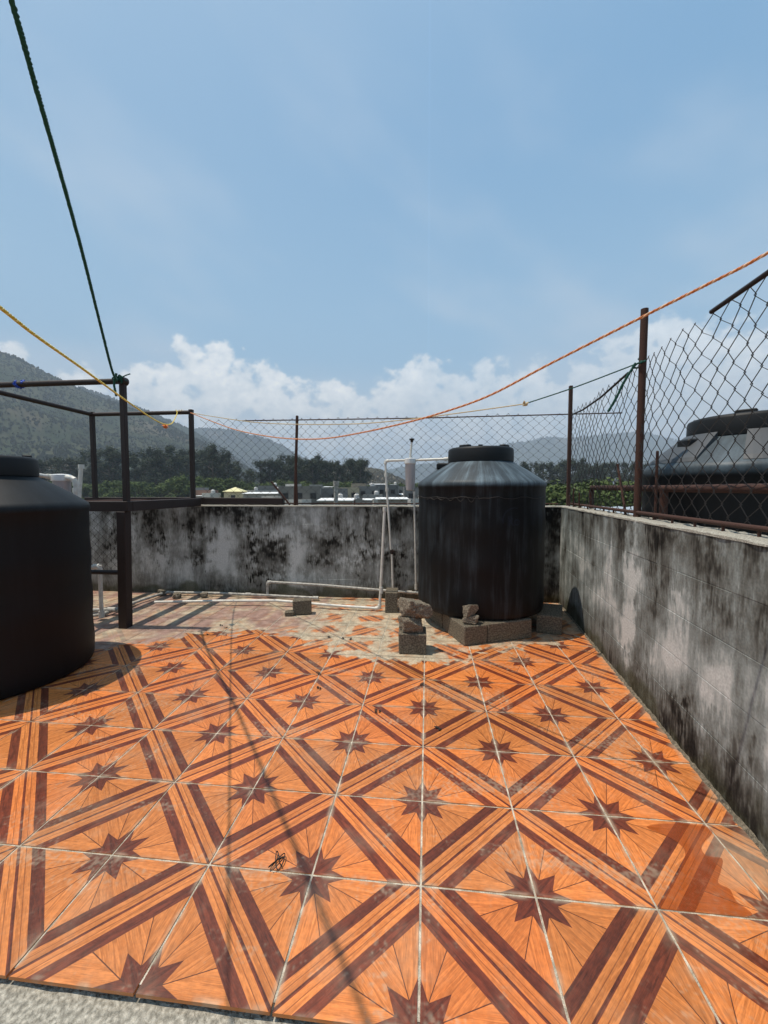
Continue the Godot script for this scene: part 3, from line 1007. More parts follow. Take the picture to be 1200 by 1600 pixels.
func fences() -> void:
	# back
	var zf := ZB - 0.065
	var o := thing("chain_link_fence", "rusty chain link fence standing on the whitewashed back parapet", "fence", Vector3(0.6, 1.0, zf), "fences on the parapets")
	putw(netting(Vector3(-1.19, 1.015, zf), Vector3(1, 0, 0), 3.95, 0.965, 0.1053, 0.0945, 0.0019, 41), "wire_mesh", M.wire, o)
	var rod := func(called: String, pts: Array, r: float, mt: Material, parent: Node3D):
		var mb := MB.new()
		mb.tube(pts, r, 8)
		putw(mb.mesh(), called, mt, parent)
	rod.call("top_rail", [Vector3(-0.70, 1.945, zf + 0.012), Vector3(1.2, 1.935, zf + 0.012), Vector3(3.30, 1.948, zf + 0.012)], 0.006, M.rust, o)
	rod.call("bottom_rail", [Vector3(-0.24, 1.028, zf + 0.01), Vector3(2.70, 1.028, zf + 0.01)], 0.007, M.rust, o)
	barp(o, "post", M.rust, Vector3(-0.105, 1.0, zf + 0.03), Vector3(-0.065, 1.985, zf + 0.03), 0.026, 0.026)
	barp(o, "post", M.rust, Vector3(-0.075, 1.0, zf + 0.035), Vector3(-0.085, 1.45, zf + 0.035), 0.018, 0.018)
	barp(o, "brace", M.rust, Vector3(-0.16, 1.01, zf + 0.03), Vector3(-0.37, 1.27, zf + 0.03), 0.018, 0.018)
	for x in [0.55, 1.3, 2.0]:
		barp(o, "stub", M.rust, Vector3(x, 1.0, zf - 0.02), Vector3(x + 0.01, 1.09, zf - 0.02), 0.012, 0.012)
	# corner post and right side
	var dr := Vector3(-WB, 0, -1).normalized()
	var p1 := Vector3(2.79, 1.0, -3.55)
	var p2 := Vector3(wall_x(-1.86, 0.08), 1.0, -1.86)
	var o2 := thing("chain_link_fence", "rusty chain link fence with tall posts standing on the mouldy side parapet", "fence", p2, "fences on the parapets")
	barp(o2, "post", M.rust, p1, p1 + Vector3(0.0, 1.225, 0), 0.034, 0.034)
	var mbp := MB.new()
	mbp.tube([p2, p2 + Vector3(0.005, 1.27, 0.0)], 0.021, 12)
	putw(mbp.mesh(), "post", M.rust, o2)
	var start := Vector3(wall_x(1.2, 0.08), 1.015, 1.2)
	putw(netting(start, dr, 4.72, 0.945, 0.112, 0.105, 0.0022, 47, 0.02), "wire_mesh", M.wire, o2)
	var at := func(z: float, h: float) -> Vector3: return Vector3(wall_x(z, 0.075), h, z)
	rod.call("top_rail", [at.call(1.2, 1.95), at.call(0.0, 1.94), at.call(-1.14, 1.955)], 0.010, M.steel, o2)
	rod.call("top_rail", [at.call(-2.06, 1.945), at.call(-2.6, 1.905), at.call(-3.1, 1.90), at.call(-3.5, 1.925)], 0.008, M.steel, o2)
	rod.call("bottom_rail", [at.call(1.2, 1.045), at.call(-1.0, 1.040), at.call(-3.5, 1.035)], 0.0105, M.rust, o2)
	var z := 0.9
	while z > -3.45:
		barp(o2, "stub", M.rust, at.call(z, 1.0), at.call(z, 1.04), 0.012, 0.012)
		z -= 0.21
	barp(o2, "rod", M.rust, Vector3(wall_x(-2.06, 0.09), 1.0, -2.06), Vector3(wall_x(-2.22, 0.09), 1.36, -2.24), 0.014, 0.014)
	barp(o2, "rod", M.rust, Vector3(wall_x(-1.66, 0.10), 1.0, -1.66), Vector3(wall_x(-1.66, 0.10), 1.40, -1.66), 0.014, 0.014)
	for q in [[-3.25, 0.19], [-3.05, 0.15], [-3.4, 0.12]]:
		barp(o2, "stub", M.rust, Vector3(wall_x(q[0], 0.05), 1.0, q[0]), Vector3(wall_x(q[0], 0.05), 1.0 + q[1], q[0]), 0.012, 0.012)

# ---------------------------------------------------------------- tanks
func tank(label: String, at: Vector3, R: float, H: float, body: Material, turn: float, lid_r: float, steps: bool) -> Node3D:
	var o := thing("water_tank", label, "water tank", at, "black plastic water tanks")
	var k := H / 1.40
	var b := MB.new()
	var prof := [Vector2(0.0, 0.0), Vector2(R - 0.035, 0.0), Vector2(R - 0.012, 0.008), Vector2(R - 0.002, 0.03), Vector2(R, 0.06)]
	for i in range(1, 12):
		var y := 0.06 + (1.03 * k - 0.06) * i / 12.0
		prof.append(Vector2(R + 0.004 * sin(i * 1.7), y))
	prof.append_array([Vector2(R, 1.035 * k), Vector2(R + 0.006, 1.05 * k), Vector2(R + 0.007, 1.075 * k), Vector2(R, 1.093 * k), Vector2(R - 0.02, 1.108 * k)])
	for i in range(1, 7):
		prof.append(Vector2(lerpf(R - 0.02, lid_r - 0.012, i / 6.0), lerpf(1.108, 1.272, i / 6.0) * k + 0.006 * sin(i * PI / 6.0)))
	prof.append(Vector2(lid_r - 0.014, 1.30 * k))
	b.lathe(prof, 72)
	var bm := put(b.mesh(), "body", body, o)
	bm.rotation.y = turn
	var l := MB.new()
	l.lathe([Vector2(lid_r - 0.01, 1.268 * k), Vector2(lid_r, 1.272 * k), Vector2(lid_r + 0.002, 1.30 * k), Vector2(lid_r, 1.372 * k), Vector2(lid_r - 0.006, 1.386 * k), Vector2(lid_r - 0.022, 1.394 * k), Vector2(lid_r - 0.06, 1.392 * k), Vector2(lid_r * 0.5, 1.398 * k), Vector2(0.0, 1.40 * k)], 56)
	var lm := put(l.mesh(), "lid", M.lid, o)
	for a in [0.6, 2.3, 3.9, 5.4]:
		var g := MB.new()
		g.box(Vector3(0, 1.400 * k, 0) + Vector3(cos(a), 0, sin(a)) * (lid_r - 0.06), Vector3(0.10, 0.026, 0.05), 0.006, Basis(Vector3.UP, -a + PI / 2))
		put(g.mesh(), "lug", M.lid, lm)
	var g2 := MB.new()
	g2.tube([Vector3(0, 1.39 * k, 0.0), Vector3(0, 1.43 * k, 0.0)], 0.02, 12)
	put(g2.mesh(), "vent", M.lid, lm)
	# moulded step where the inlet enters
	var s := MB.new()
	s.box(Vector3(-(lid_r + 0.035), 1.235 * k, 0.05), Vector3(0.14, 0.055, 0.12), 0.01)
	put(s.mesh(), "inlet_step", M.lid, o)
	if steps:
		for a in [0.2, 1.4, 2.65, 3.9, 5.1]:
			# a raised panel that follows the cone of the shoulder
			var q := MB.new()
			var low := Vector2(lerpf(R - 0.02, lid_r, 0.12), lerpf(1.108, 1.272, 0.12) * k)
			var high := Vector2(lid_r + 0.012, 1.285 * k)
			var lift := Vector2(0.003, 0.014)
			for i in 12:
				var t0: float = a + 0.85 * i / 12.0
				var t1: float = a + 0.85 * (i + 1) / 12.0
				var d0 := Vector3(cos(t0), 0, sin(t0))
				var d1 := Vector3(cos(t1), 0, sin(t1))
				var l0 := d0 * (low.x + lift.x) + Vector3.UP * (low.y + lift.y)
				var l1 := d1 * (low.x + lift.x) + Vector3.UP * (low.y + lift.y)
				var h0 := d0 * (high.x + lift.x) + Vector3.UP * (high.y + lift.y * 0.6)
				var h1 := d1 * (high.x + lift.x) + Vector3.UP * (high.y + lift.y * 0.6)
				var b0 := d0 * (low.x + 0.02) + Vector3.UP * (low.y - 0.012)
				var b1 := d1 * (low.x + 0.02) + Vector3.UP * (low.y - 0.012)
				q.face([l0, l1, h1, h0], d0 + Vector3.UP)
				q.face([b0, b1, l1, l0], d0)
				if i == 0: q.face([b0, l0, h0, d0 * high.x + Vector3.UP * (high.y - 0.03)], -Vector3.UP.cross(d0))
				if i == 11: q.face([b1, l1, h1, d1 * high.x + Vector3.UP * (high.y - 0.03)], Vector3.UP.cross(d1))
			put(q.mesh(), "shoulder_panel", M.rib_grey, o)
	return o
func tanks() -> void:
	var t := tank("dusty black water tank raised on concrete blocks", Vector3(1.82, 0.15, -2.92), 0.55, 1.40, M.tank, 0.6, 0.285, false)
	# wire tied round it
	var f := FastNoiseLite.new()
	f.seed = 6; f.frequency = 0.9
	var pts := []
	for i in 97:
		var a := TAU * i / 96.0
		pts.append(Vector3(cos(a) * 0.5565, 0.965 + 0.010 * f.get_noise_1d(i * 0.5) + 0.006 * sin(i * 0.9), sin(a) * 0.5565))
	var w := MB.new()
	w.tube(pts, 0.0022, 5, false)
	put(w.mesh(), "tie_wire", M.wire, t)
	var pts2 := []
	for i in 60:
		var a := 1.7 + 0.9 * i / 60.0
		pts2.append(Vector3(cos(a) * 0.557, 0.955 + 0.028 * sin(i * 0.62) * exp(-i * 0.03), sin(a) * 0.557))
	var w2 := MB.new()
	w2.tube(pts2, 0.0022, 5, false)
	put(w2.mesh(), "tie_wire", M.wire, t)
	tank("clean black water tank standing on the tiles beside the steel frame", Vector3(-1.46, 0.001, -1.48), 0.55, 1.40, M.tank_clean, 2.0, 0.285, false)
	tank("grey topped black water tank with ribbed shoulder behind the side fence", Vector3(3.39, 0.205, -2.01), 0.58, 1.43, M.tank_far, 1.0, 0.335, true)

# ---------------------------------------------------------------- blocks and stones
func concrete_block(label: String, at: Vector3, size: Vector3, turn: float, group := "loose concrete blocks") -> void:
	var mb := MB.new()
	mb.box(Vector3(0, size.y * 0.5, 0), size, 0.006, Basis.IDENTITY, 0.003, rng)
	var o := solo(mb.mesh(), "concrete_block", M.block, label, "concrete block", group)
	o.position = at
	o.rotation.y = turn
func rock(size: Vector3, seed_: int) -> ArrayMesh:
	var f := FastNoiseLite.new()
	f.seed = seed_; f.frequency = 1.1; f.fractal_octaves = 3
	var cuts := []
	var r := RandomNumberGenerator.new()
	r.seed = seed_
	for ax in [Vector3.RIGHT, Vector3.LEFT, Vector3.UP, Vector3.DOWN, Vector3.BACK, Vector3.FORWARD]:
		cuts.append([(ax + Vector3(r.randf_range(-0.32, 0.32), r.randf_range(-0.22, 0.22), r.randf_range(-0.32, 0.32))).normalized(), r.randf_range(0.62, 0.78) if ax.y == 0.0 else 0.58])
	for k in 3: cuts.append([Vector3(r.randf_range(-1, 1), r.randf_range(-0.6, 0.6), r.randf_range(-1, 1)).normalized(), r.randf_range(0.6, 0.8)])
	var mb := MB.new()
	var nu := 40
	var nv := 24
	var g := []
	for i in nu + 1:
		var col := []
		for j in nv + 1:
			var a := TAU * (i % nu) / nu
			var e := PI * j / nv - PI * 0.5
			var d := Vector3(cos(a) * cos(e), sin(e), sin(a) * cos(e))
			var rr := 1.15
			for c in cuts:
				var dp: float = d.dot(c[0])
				if dp > 0.01: rr = minf(rr, c[1] / dp)
			rr += f.get_noise_3dv(d * 2.5) * 0.10 + f.get_noise_3dv(d * 9.0) * 0.06
			col.append(d * rr * size)
		g.append(col)
	for i in nu:
		for j in nv:
			mb.face([g[i][j], g[i + 1][j], g[i + 1][j + 1], g[i][j + 1]], g[i][j] + g[i + 1][j + 1])
	return mb.mesh()
func stone(label: String, at: Vector3, size: Vector3, seed_: int, turn := 0.0) -> void:
	var o := solo(rock(size, seed_), "stone", M.stone, label, "stone", "loose stones and rubble")
	o.position = at
	o.rotation.y = turn
func blocks() -> void:
	# under the dusty tank: a rough square turned 22 degrees, its corner towards the camera
	var c0 := Vector3(1.63, 0, -2.235)
	var l := Vector3(-0.385, 0, -0.923)
	var r := Vector3(0.923, 0, -0.385)
	var a := atan2(-l.z, l.x)
	var b := atan2(-r.z, r.x)
	var s := Vector3(0.395, 0.15, 0.195)
	concrete_block("concrete block under the dusty tank, its end at the front corner", c0 + l * 0.2 + r * 0.10, s, a, "concrete blocks under the dusty tank")
	concrete_block("concrete block under the dusty tank, second along the side facing the pipes", c0 + l * 0.605 + r * 0.10, s, a, "concrete blocks under the dusty tank")
	concrete_block("concrete block under the dusty tank, lengthwise beside the front corner block", c0 + r * 0.40 + l * 0.10, s, b, "concrete blocks under the dusty tank")
	concrete_block("concrete block under the dusty tank, in the middle of its base", c0 + r * 0.52 + l * 0.56, s, b, "concrete blocks under the dusty tank")
	concrete_block("concrete block under the dusty tank, at the back by the wall", c0 + r * 0.36 + l * 1.05, s, b, "concrete blocks under the dusty tank")
	concrete_block("concrete block in the tank's shadow near the side parapet", Vector3(2.40, 0, -2.76), Vector3(0.20, 0.15, 0.39), -0.30)
	concrete_block("concrete block at the bottom of the stack with two stones", Vector3(1.243, 0, -2.135), Vector3(0.198, 0.15, 0.19), 0.03)
	concrete_block("concrete block standing against the white riser pipe", Vector3(1.005, 0, -3.12), Vector3(0.12, 0.195, 0.22), 0.05)
	stone("flat grey stone between a concrete block and a bigger stone", Vector3(1.235, 0.198, -2.13), Vector3(0.115, 0.08, 0.10), 3)
	stone("big rough stone on top of the block stack", Vector3(1.255, 0.306, -2.135), Vector3(0.125, 0.105, 0.11), 8, 0.6)
	stone("small stone lying on the tank's base block", Vector3(1.685, 0.178, -2.325), Vector3(0.075, 0.046, 0.06), 12)
	stone("squarish small stone on top of another at the tank's foot", Vector3(1.68, 0.248, -2.33), Vector3(0.066, 0.066, 0.05), 17, 0.4)
	# the broken block by the long pipe
	var mb := MB.new()
	mb.box(Vector3(0.03, 0.07, 0), Vector3(0.17, 0.14, 0.10), 0.008, Basis.IDENTITY, 0.006, rng)
	mb.box(Vector3(-0.085, 0.02, 0.025), Vector3(0.09, 0.04, 0.09), 0.008, Basis.IDENTITY, 0.004, rng)
	var o := solo(mb.mesh(), "concrete_block", M.block, "broken concrete block beside the long white pipe", "concrete block", "loose concrete blocks")
	o.position = Vector3(0.14, 0, -2.90)
	o.rotation.y = 0.25
	for q in [[[-1.62, -2.22], 0.07, 21], [[-1.50, -2.14], 0.05, 22], [[-1.60, -3.40], 0.06, 23], [[-1.36, -3.30], 0.055, 24], [[-1.08, -3.36], 0.05, 25]]:
		stone(["rubble lump beside the foot of the steel post", "small rubble lump between tank and steel post", "rubble lump by the wall behind the pipes", "dark rubble lump under the pipe by the wall", "rubble lump under the deck shadow by the wall"][q[2] - 21], Vector3(q[0][0], q[1] * 0.55, q[0][1]), Vector3(q[1], q[1] * 0.8, q[1]), q[2])

# ---------------------------------------------------------------- pipes
func pipe_run(label: String, pts: Array, r: float, mt: Material, fit: Array = []) -> Node3D:
	var o := thing("water_pipe", label, "pipe", pts[0], "white plastic water pipes")
	for i in pts.size() - 1:
		var a: Vector3 = pts[i]
		var b: Vector3 = pts[i + 1]
		var mb := MB.new()
		mb.tube([a, b], r, 12)
		putw(mb.mesh(), "pipe", mt, o)
	for i in range(1, pts.size() - 1):
		var a: Vector3 = pts[i] + (pts[i - 1] - pts[i]).normalized() * r * 3.0
		var b: Vector3 = pts[i] + (pts[i + 1] - pts[i]).normalized() * r * 3.0
		if (pts[i - 1] - pts[i]).normalized().dot((pts[i + 1] - pts[i]).normalized()) < -0.985: continue
		var mb := MB.new()
		var arc := []
		for k in 7:
			var t := k / 6.0
			arc.append(a.lerp(pts[i], t).lerp(pts[i].lerp(b, t), t))
		mb.tube(arc, r * 1.35, 12)
		putw(mb.mesh(), "elbow", mt, o)
	for q in fit:
		var mb := MB.new()
		var p: Vector3 = q[0]
		var d: Vector3 = q[1]
		mb.tube([p - d * q[2], p + d * q[2]], r * 1.4, 12)
		putw(mb.mesh(), "coupling", mt, o)
	return o
func water_filter(label: String, top: Vector3, h: float, r: float) -> void:
	var o := thing("water_filter", label, "water filter", top - Vector3.UP * h, "water filters")
	var c := MB.new()
	c.lathe([Vector2(0, h + 0.004), Vector2(r * 0.9, h), Vector2(r * 1.12, h - 0.006), Vector2(r * 1.15, h - 0.03), Vector2(r * 1.15, h - 0.055), Vector2(r * 1.05, h - 0.06)], 32)
	put(c.mesh(), "head", M.filter, o)
	var b := MB.new()
	b.lathe([Vector2(r, h - 0.05), Vector2(r, h - 0.07), Vector2(r * 0.97, h - 0.075), Vector2(r * 0.86, 0.03), Vector2(r * 0.8, 0.008), Vector2(r * 0.6, 0.0), Vector2(0, 0.0)], 32)
	put(b.mesh(), "bowl", M.bowl, o)
	for k in 10:
		var g := MB.new()
		var a := TAU * k / 10.0
		var d := Vector3(cos(a), 0, sin(a))
		g.tube([d * r * 0.985 + Vector3.UP * (h - 0.08), d * r * 0.875 + Vector3.UP * 0.035], 0.0025, 5)
		put(g.mesh(), "rib", M.bowl, o)
func pipes() -> void:
	var zr := -3.06
	var zw := -3.44
	var riser := on_z(593, 953, zr)
	riser.y = 0.025
	# the long pipe across the floor and up the riser
	pipe_run("long white pipe lying across the floor and rising beside the standing block", [Vector3(-1.43, 0.03, -3.04), Vector3(-0.75, 0.045, -3.10), Vector3(-0.16, 0.055, -3.13), Vector3(0.45, 0.035, -3.08), riser, on_z(596, 900, zr), on_z(601, 795, zr)], 0.0135, M.pvc, [[on_z(595.5, 922, zr), Vector3(0, 1, 0.0), 0.03], [on_z(601, 796, zr), Vector3.UP, 0.02]])
	# the pipe low along the wall
	var low := [on_z(418, 932, zw), on_z(418, 909, zw), on_z(500, 914, zw), on_z(594, 922, zw), on_z(660, 927, zw)]
	pipe_run("white pipe along the foot of the back wall with grey couplings", low, 0.0135, M.pvc_old, [[on_z(612, 923.5, zw), Vector3.RIGHT, 0.03], [on_z(640, 925.5, zw), Vector3.RIGHT, 0.025], [on_z(652, 926, zw), Vector3.RIGHT, 0.025]])
	# up to the filter and into the tank
	var ft := on_z(641, 716, zw)
	pipe_run("thin white pipe slanting up the wall to the filter, with a valve", [on_z(614, 921, zw), on_z(612.5, 870, zw), on_z(611, 858, zw), on_z(607, 800, zw), on_z(604, 760, zw), on_z(602, 720, zw), ft + Vector3(-0.05, -0.02, 0)], 0.0115, M.pvc, [[on_z(604.5, 765, zw), Vector3.UP, 0.02], [on_z(603, 742, zw), Vector3.UP, 0.02]])
	var vb := MB.new()
	vb.box(on_z(612, 862, zw), Vector3(0.03, 0.05, 0.035), 0.006)
	vb.tube([on_z(612, 862, zw), on_z(612, 862, zw) + Vector3(0.03, 0.012, 0.03)], 0.007, 8)
	solo(vb.mesh(), "pipe_valve", M.steel, "small brass grey valve on the slanting white pipe", "valve")
	pipe_run("white pipe from the filter into the dusty tank's lid", [ft + Vector3(0.05, -0.02, 0), on_z(700, 717, -3.30), Vector3(1.62, 1.50, -3.1)], 0.0125, M.pvc)
	pipe_run("thin straight white pipe rising to the filter beside the dusty tank", [on_z(650, 922, zw), on_z(649, 850, zw), on_z(647, 768, zw)], 0.0105, M.pvc, [[on_z(650, 917, zw), Vector3.UP, 0.025]])
	var vent := pipe_run("short white vent pipe with black cap above the filter", [ft, on_z(643.5, 690, zw)], 0.011, M.pvc)
	var cap := MB.new()
	cap.lathe([Vector2(0.0, 0.0), Vector2(0.014, 0.0), Vector2(0.016, 0.018), Vector2(0.026, 0.026), Vector2(0.027, 0.036), Vector2(0.0, 0.040)], 20)
	var co := put(cap.mesh(), "cap", M.black, vent)
	co.position = on_z(643.5, 691, zw) - vent.position
	water_filter("white cartridge filter hanging beside the dusty tank", ft, 0.335, 0.052)
	# pipes by the frame and behind the clean tank
	pipe_run("white pipe along the left foot of the back wall ending in an open end", [Vector3(-1.75, 0.04, -2.42), Vector3(-1.64, 0.03, -2.62), Vector3(-1.62, 0.03, -3.10), Vector3(-1.57, 0.03, -3.43), Vector3(-0.95, 0.035, -3.43), Vector3(-0.36, 0.03, -3.41), Vector3(0.18, 0.028, -3.37)], 0.014, M.pvc_old, [[Vector3(-1.62, 0.03, -2.95), Vector3(0, 0, 1), 0.035], [Vector3(0.17, 0.028, -3.37), Vector3.RIGHT, 0.03], [Vector3(-0.6, 0.033, -3.42), Vector3.RIGHT, 0.03]])
	pipe_run("white upright pipe with elbow between the clean tank and the steel post", [Vector3(-1.60, 0.03, -2.55), Vector3(-1.60, 0.50, -2.55), Vector3(-1.75, 0.46, -2.50)], 0.017, M.pvc, [[Vector3(-1.60, 0.05, -2.55), Vector3.UP, 0.03]])
	pipe_run("short grey pipe stub on the floor beside the steel post", [Vector3(-1.78, 0.06, -2.62), Vector3(-1.60, 0.05, -2.70), Vector3(-1.45, 0.05, -2.66)], 0.018, M.pvc_old)
	var zb := -2.9
	pipe_run("white pipe over the clean tank's shoulder joining its filter", [on_z(58, 742, -2.2), on_z(80, 745, -2.35), on_z(110, 746, -2.35), on_z(118, 750, -2.35), on_z(118, 790, -2.35)], 0.016, M.pvc, [[on_z(118, 766, -2.35), Vector3.UP, 0.02]])
	water_filter("white cartridge filter behind the clean tank", on_z(96, 741, -2.37), 0.33, 0.065)
	pipe_run("white open-topped vent pipe behind the clean tank", [on_z(122, 800, zb), on_z(127, 726, zb)], 0.019, M.pvc, [[on_z(127, 729, zb), Vector3.UP, 0.02]])
	pipe_run("grey white vent pipe standing behind the back parapet", [Vector3(0.235, -0.5, -4.0), Vector3(0.26, 1.27, -4.0)], 0.026, M.pvc_old, [[Vector3(0.26, 1.25, -4.0), Vector3.UP, 0.03]])

# ---------------------------------------------------------------- ropes
func smooth(pts: Array, step: float) -> Array:
	var cv := Curve3D.new()
	cv.bake_interval = step
	for i in pts.size():
		var t := Vector3.ZERO
		if i > 0 and i < pts.size() - 1: t = (pts[i + 1] - pts[i - 1]) / 6.0
		cv.add_point(pts[i], -t, t)
	return Array(cv.get_baked_points())
func strands(pts: Array, r: float, pitch: float, mats: Array, parent: Node3D) -> void:
	for s in 3: putw(twisted(pts, r, pitch, 0.0, 6, [s]), "strand", mats[s], parent)
func twisted(pts: Array, r: float, pitch: float, fuzz := 0.0, sides := 5, which := [0, 1, 2]) -> ArrayMesh:
	var path := smooth(pts, pitch / 7.0)
	var mb := MB.new()
	var side := Vector3.UP
	for s in which:
		var line := []
		for i in path.size():
			var d: Vector3 = (path[mini(i + 1, path.size() - 1)] - path[maxi(i - 1, 0)]).normalized()
			var a := d.cross(side).normalized()
			var b := a.cross(d)
			var ph: float = TAU * i / 7.0 + TAU * s / 3.0
			var rr := r * 0.52
			if fuzz > 0.0: rr *= 1.0 + fuzz * rng.randf_range(-1, 1)
			line.append(path[i] + a * cos(ph) * rr + b * sin(ph) * rr)
		mb.tube(line, r * 0.56, sides)
	return mb.mesh()
func knot(at: Vector3, r: float, size: float, seed_: int) -> ArrayMesh:
	var rr := RandomNumberGenerator.new()
	rr.seed = seed_
	var pts := []
	for k in 12:
		pts.append(at + Vector3(rr.randf_range(-1, 1), rr.randf_range(-0.8, 0.8), rr.randf_range(-1, 1)) * size)
	return twisted(pts, r, r * 6.0)
func ropes() -> void:
	var p1 := Vector3(-1.175, 2.085, -2.34)
	# furry green line from the frame corner, passing over the camera's left
	var g := thing("clothes_line", "thick furry green rope tied to the steel frame corner", "rope", p1, "clothes lines")
	putw(twisted([Vector3(-1.185, 2.075, -2.33), Vector3(-0.991, 2.075, -2.041), Vector3(-0.692, 2.242, -1.584), Vector3(-0.432, 2.395, -1.187), Vector3(-0.213, 2.492, -0.852), Vector3(-0.014, 2.564, -0.548), Vector3(0.128, 2.621, -0.331), Vector3(0.55, 2.78, 0.32), Vector3(1.3, 3.0, 1.45)], 0.0085, 0.06, 0.22), "rope", M.green_rope, g)
	putw(knot(p1 + Vector3(0, 0.0, 0.0), 0.006, 0.038, 5), "knot", M.green_rope, g)
	putw(twisted([Vector3(-1.10, 2.10, -2.22), Vector3(-1.135, 2.02, -2.235), Vector3(-1.12, 1.93, -2.235)], 0.009, 0.06, 0.3), "rope_end", M.green_rope, g)
	putw(twisted([p1, p1 + Vector3(0.05, 0.03, 0), p1 + Vector3(0.10, 0.045, 0)], 0.005, 0.03), "rope_end", M.green_rope, g)
	# yellow line
	var y := thing("clothes_line", "yellow rope sagging from the back rail of the steel frame", "rope", Vector3(-1.36, 2.04, -3.42), "clothes lines")
	strands([Vector3(-1.40, 2.055, -3.45), Vector3(-1.33, 2.0, -3.36), Vector3(-1.12, 1.83, -2.95), Vector3(-0.89, 1.743, -2.498), Vector3(-0.619, 1.692, -1.964), Vector3(-0.245, 1.653, -1.23), Vector3(0.087, 1.628, -0.577), Vector3(0.261, 1.612, -0.234), Vector3(0.356, 1.61, -0.048), Vector3(0.75, 1.62, 0.75), Vector3(1.1, 1.65, 1.5)], 0.0044, 0.05, [M.yellow_rope, M.yellow_rope, M.yellow_pale], y)
	putw(knot(Vector3(-1.36, 2.035, -3.46), 0.005, 0.03, 8), "knot", M.pale_rope, y)
	var rag := MB.new()
	for k in 9:
		var d := Vector3(rng.randf_range(-1, 1), rng.randf_range(-1, 0.5), rng.randf_range(-1, 1)).normalized()
		var s := d.cross(Vector3(0.3, 1, 0.2)).normalized() * 0.02
		rag.face([Vector3(-0.89, 1.74, -2.498) - s * 0.5, Vector3(-0.89, 1.74, -2.498) + s * 0.5, Vector3(-0.89, 1.735, -2.498) + d * 0.032 + s * 0.6, Vector3(-0.89, 1.735, -2.498) + d * 0.03 - s * 0.6], d.cross(s))
	putw(rag.mesh(), "rag", M.orange_rag, y)
	# orange line
	var o := thing("clothes_line", "orange rope sagging from the frame's back post across to the right", "rope", Vector3(-1.22, 2.03, -3.46), "clothes lines")
	strands([Vector3(-1.225, 2.02, -3.44), Vector3(-0.84, 1.878, -3.168), Vector3(-0.375, 1.722, -2.761), Vector3(0.084, 1.607, -2.359), Vector3(0.414, 1.547, -2.07), Vector3(0.686, 1.519, -1.832), Vector3(0.936, 1.519, -1.613), Vector3(1.183, 1.531, -1.397), Vector3(1.385, 1.55, -1.22), Vector3(1.605, 1.589, -1.028), Vector3(1.82, 1.669, -0.84), Vector3(2.047, 1.75, -0.641), Vector3(2.174, 1.794, -0.53), Vector3(2.279, 1.834, -0.439), Vector3(2.50, 1.95, -0.24)], 0.0046, 0.052, [M.orange_rope, M.orange_pale, M.orange_rope], o)
	# pale line along the fence, tied on to a green one
	var t := thing("clothes_line", "pale thin rope along the back fence knotted to a green rope", "rope", Vector3(-1.2, 2.02, -3.46), "clothes lines")
	putw(twisted([Vector3(-1.20, 2.015, -3.44), Vector3(-0.852, 1.943, -3.321), Vector3(-0.344, 1.847, -3.115), Vector3(0.179, 1.786, -2.903), Vector3(0.759, 1.744, -2.667), Vector3(1.205, 1.743, -2.486), Vector3(1.597, 1.757, -2.327), Vector3(2.024, 1.778, -2.154)], 0.0042, 0.03), "rope", M.pale_rope, t)
	putw(knot(Vector3(2.03, 1.778, -2.15), 0.004, 0.02, 11), "knot", M.pale_rope, t)
	putw(twisted([Vector3(2.024, 1.778, -2.154), Vector3(2.298, 1.85, -2.043), Vector3(2.55, 1.93, -1.94), Vector3(2.632, 1.955, -1.885)], 0.0042, 0.03), "green_rope", M.green_rope, t)
	putw(knot(Vector3(2.635, 1.96, -1.86), 0.006, 0.035, 14), "green_knot", M.green_rope, t)
	putw(twisted([Vector3(2.61, 1.95, -1.86), Vector3(2.56, 1.84, -1.90), Vector3(2.53, 1.75, -1.93), Vector3(2.50, 1.68, -1.96)], 0.008, 0.05, 0.3), "green_rope_end", M.green_rope, t)
	var bl := MB.new()
	for k in 6:
		var a := k * 0.9
		bl.tube([Vector3(-2.16 + k * 0.012, 2.085 + 0.03 * cos(a), -2.38 + 0.03 * sin(a)), Vector3(-2.15 + k * 0.012, 2.085 + 0.032 * cos(a + 1.6), -2.38 + 0.032 * sin(a + 1.6)), Vector3(-2.14 + k * 0.012, 2.085 + 0.03 * cos(a + 3.2), -2.38 + 0.03 * sin(a + 3.2))], 0.009, 6)
	solo(bl.mesh(), "cloth_strip", M.blue, "blue cloth strip knotted round the frame's front rail", "cloth")

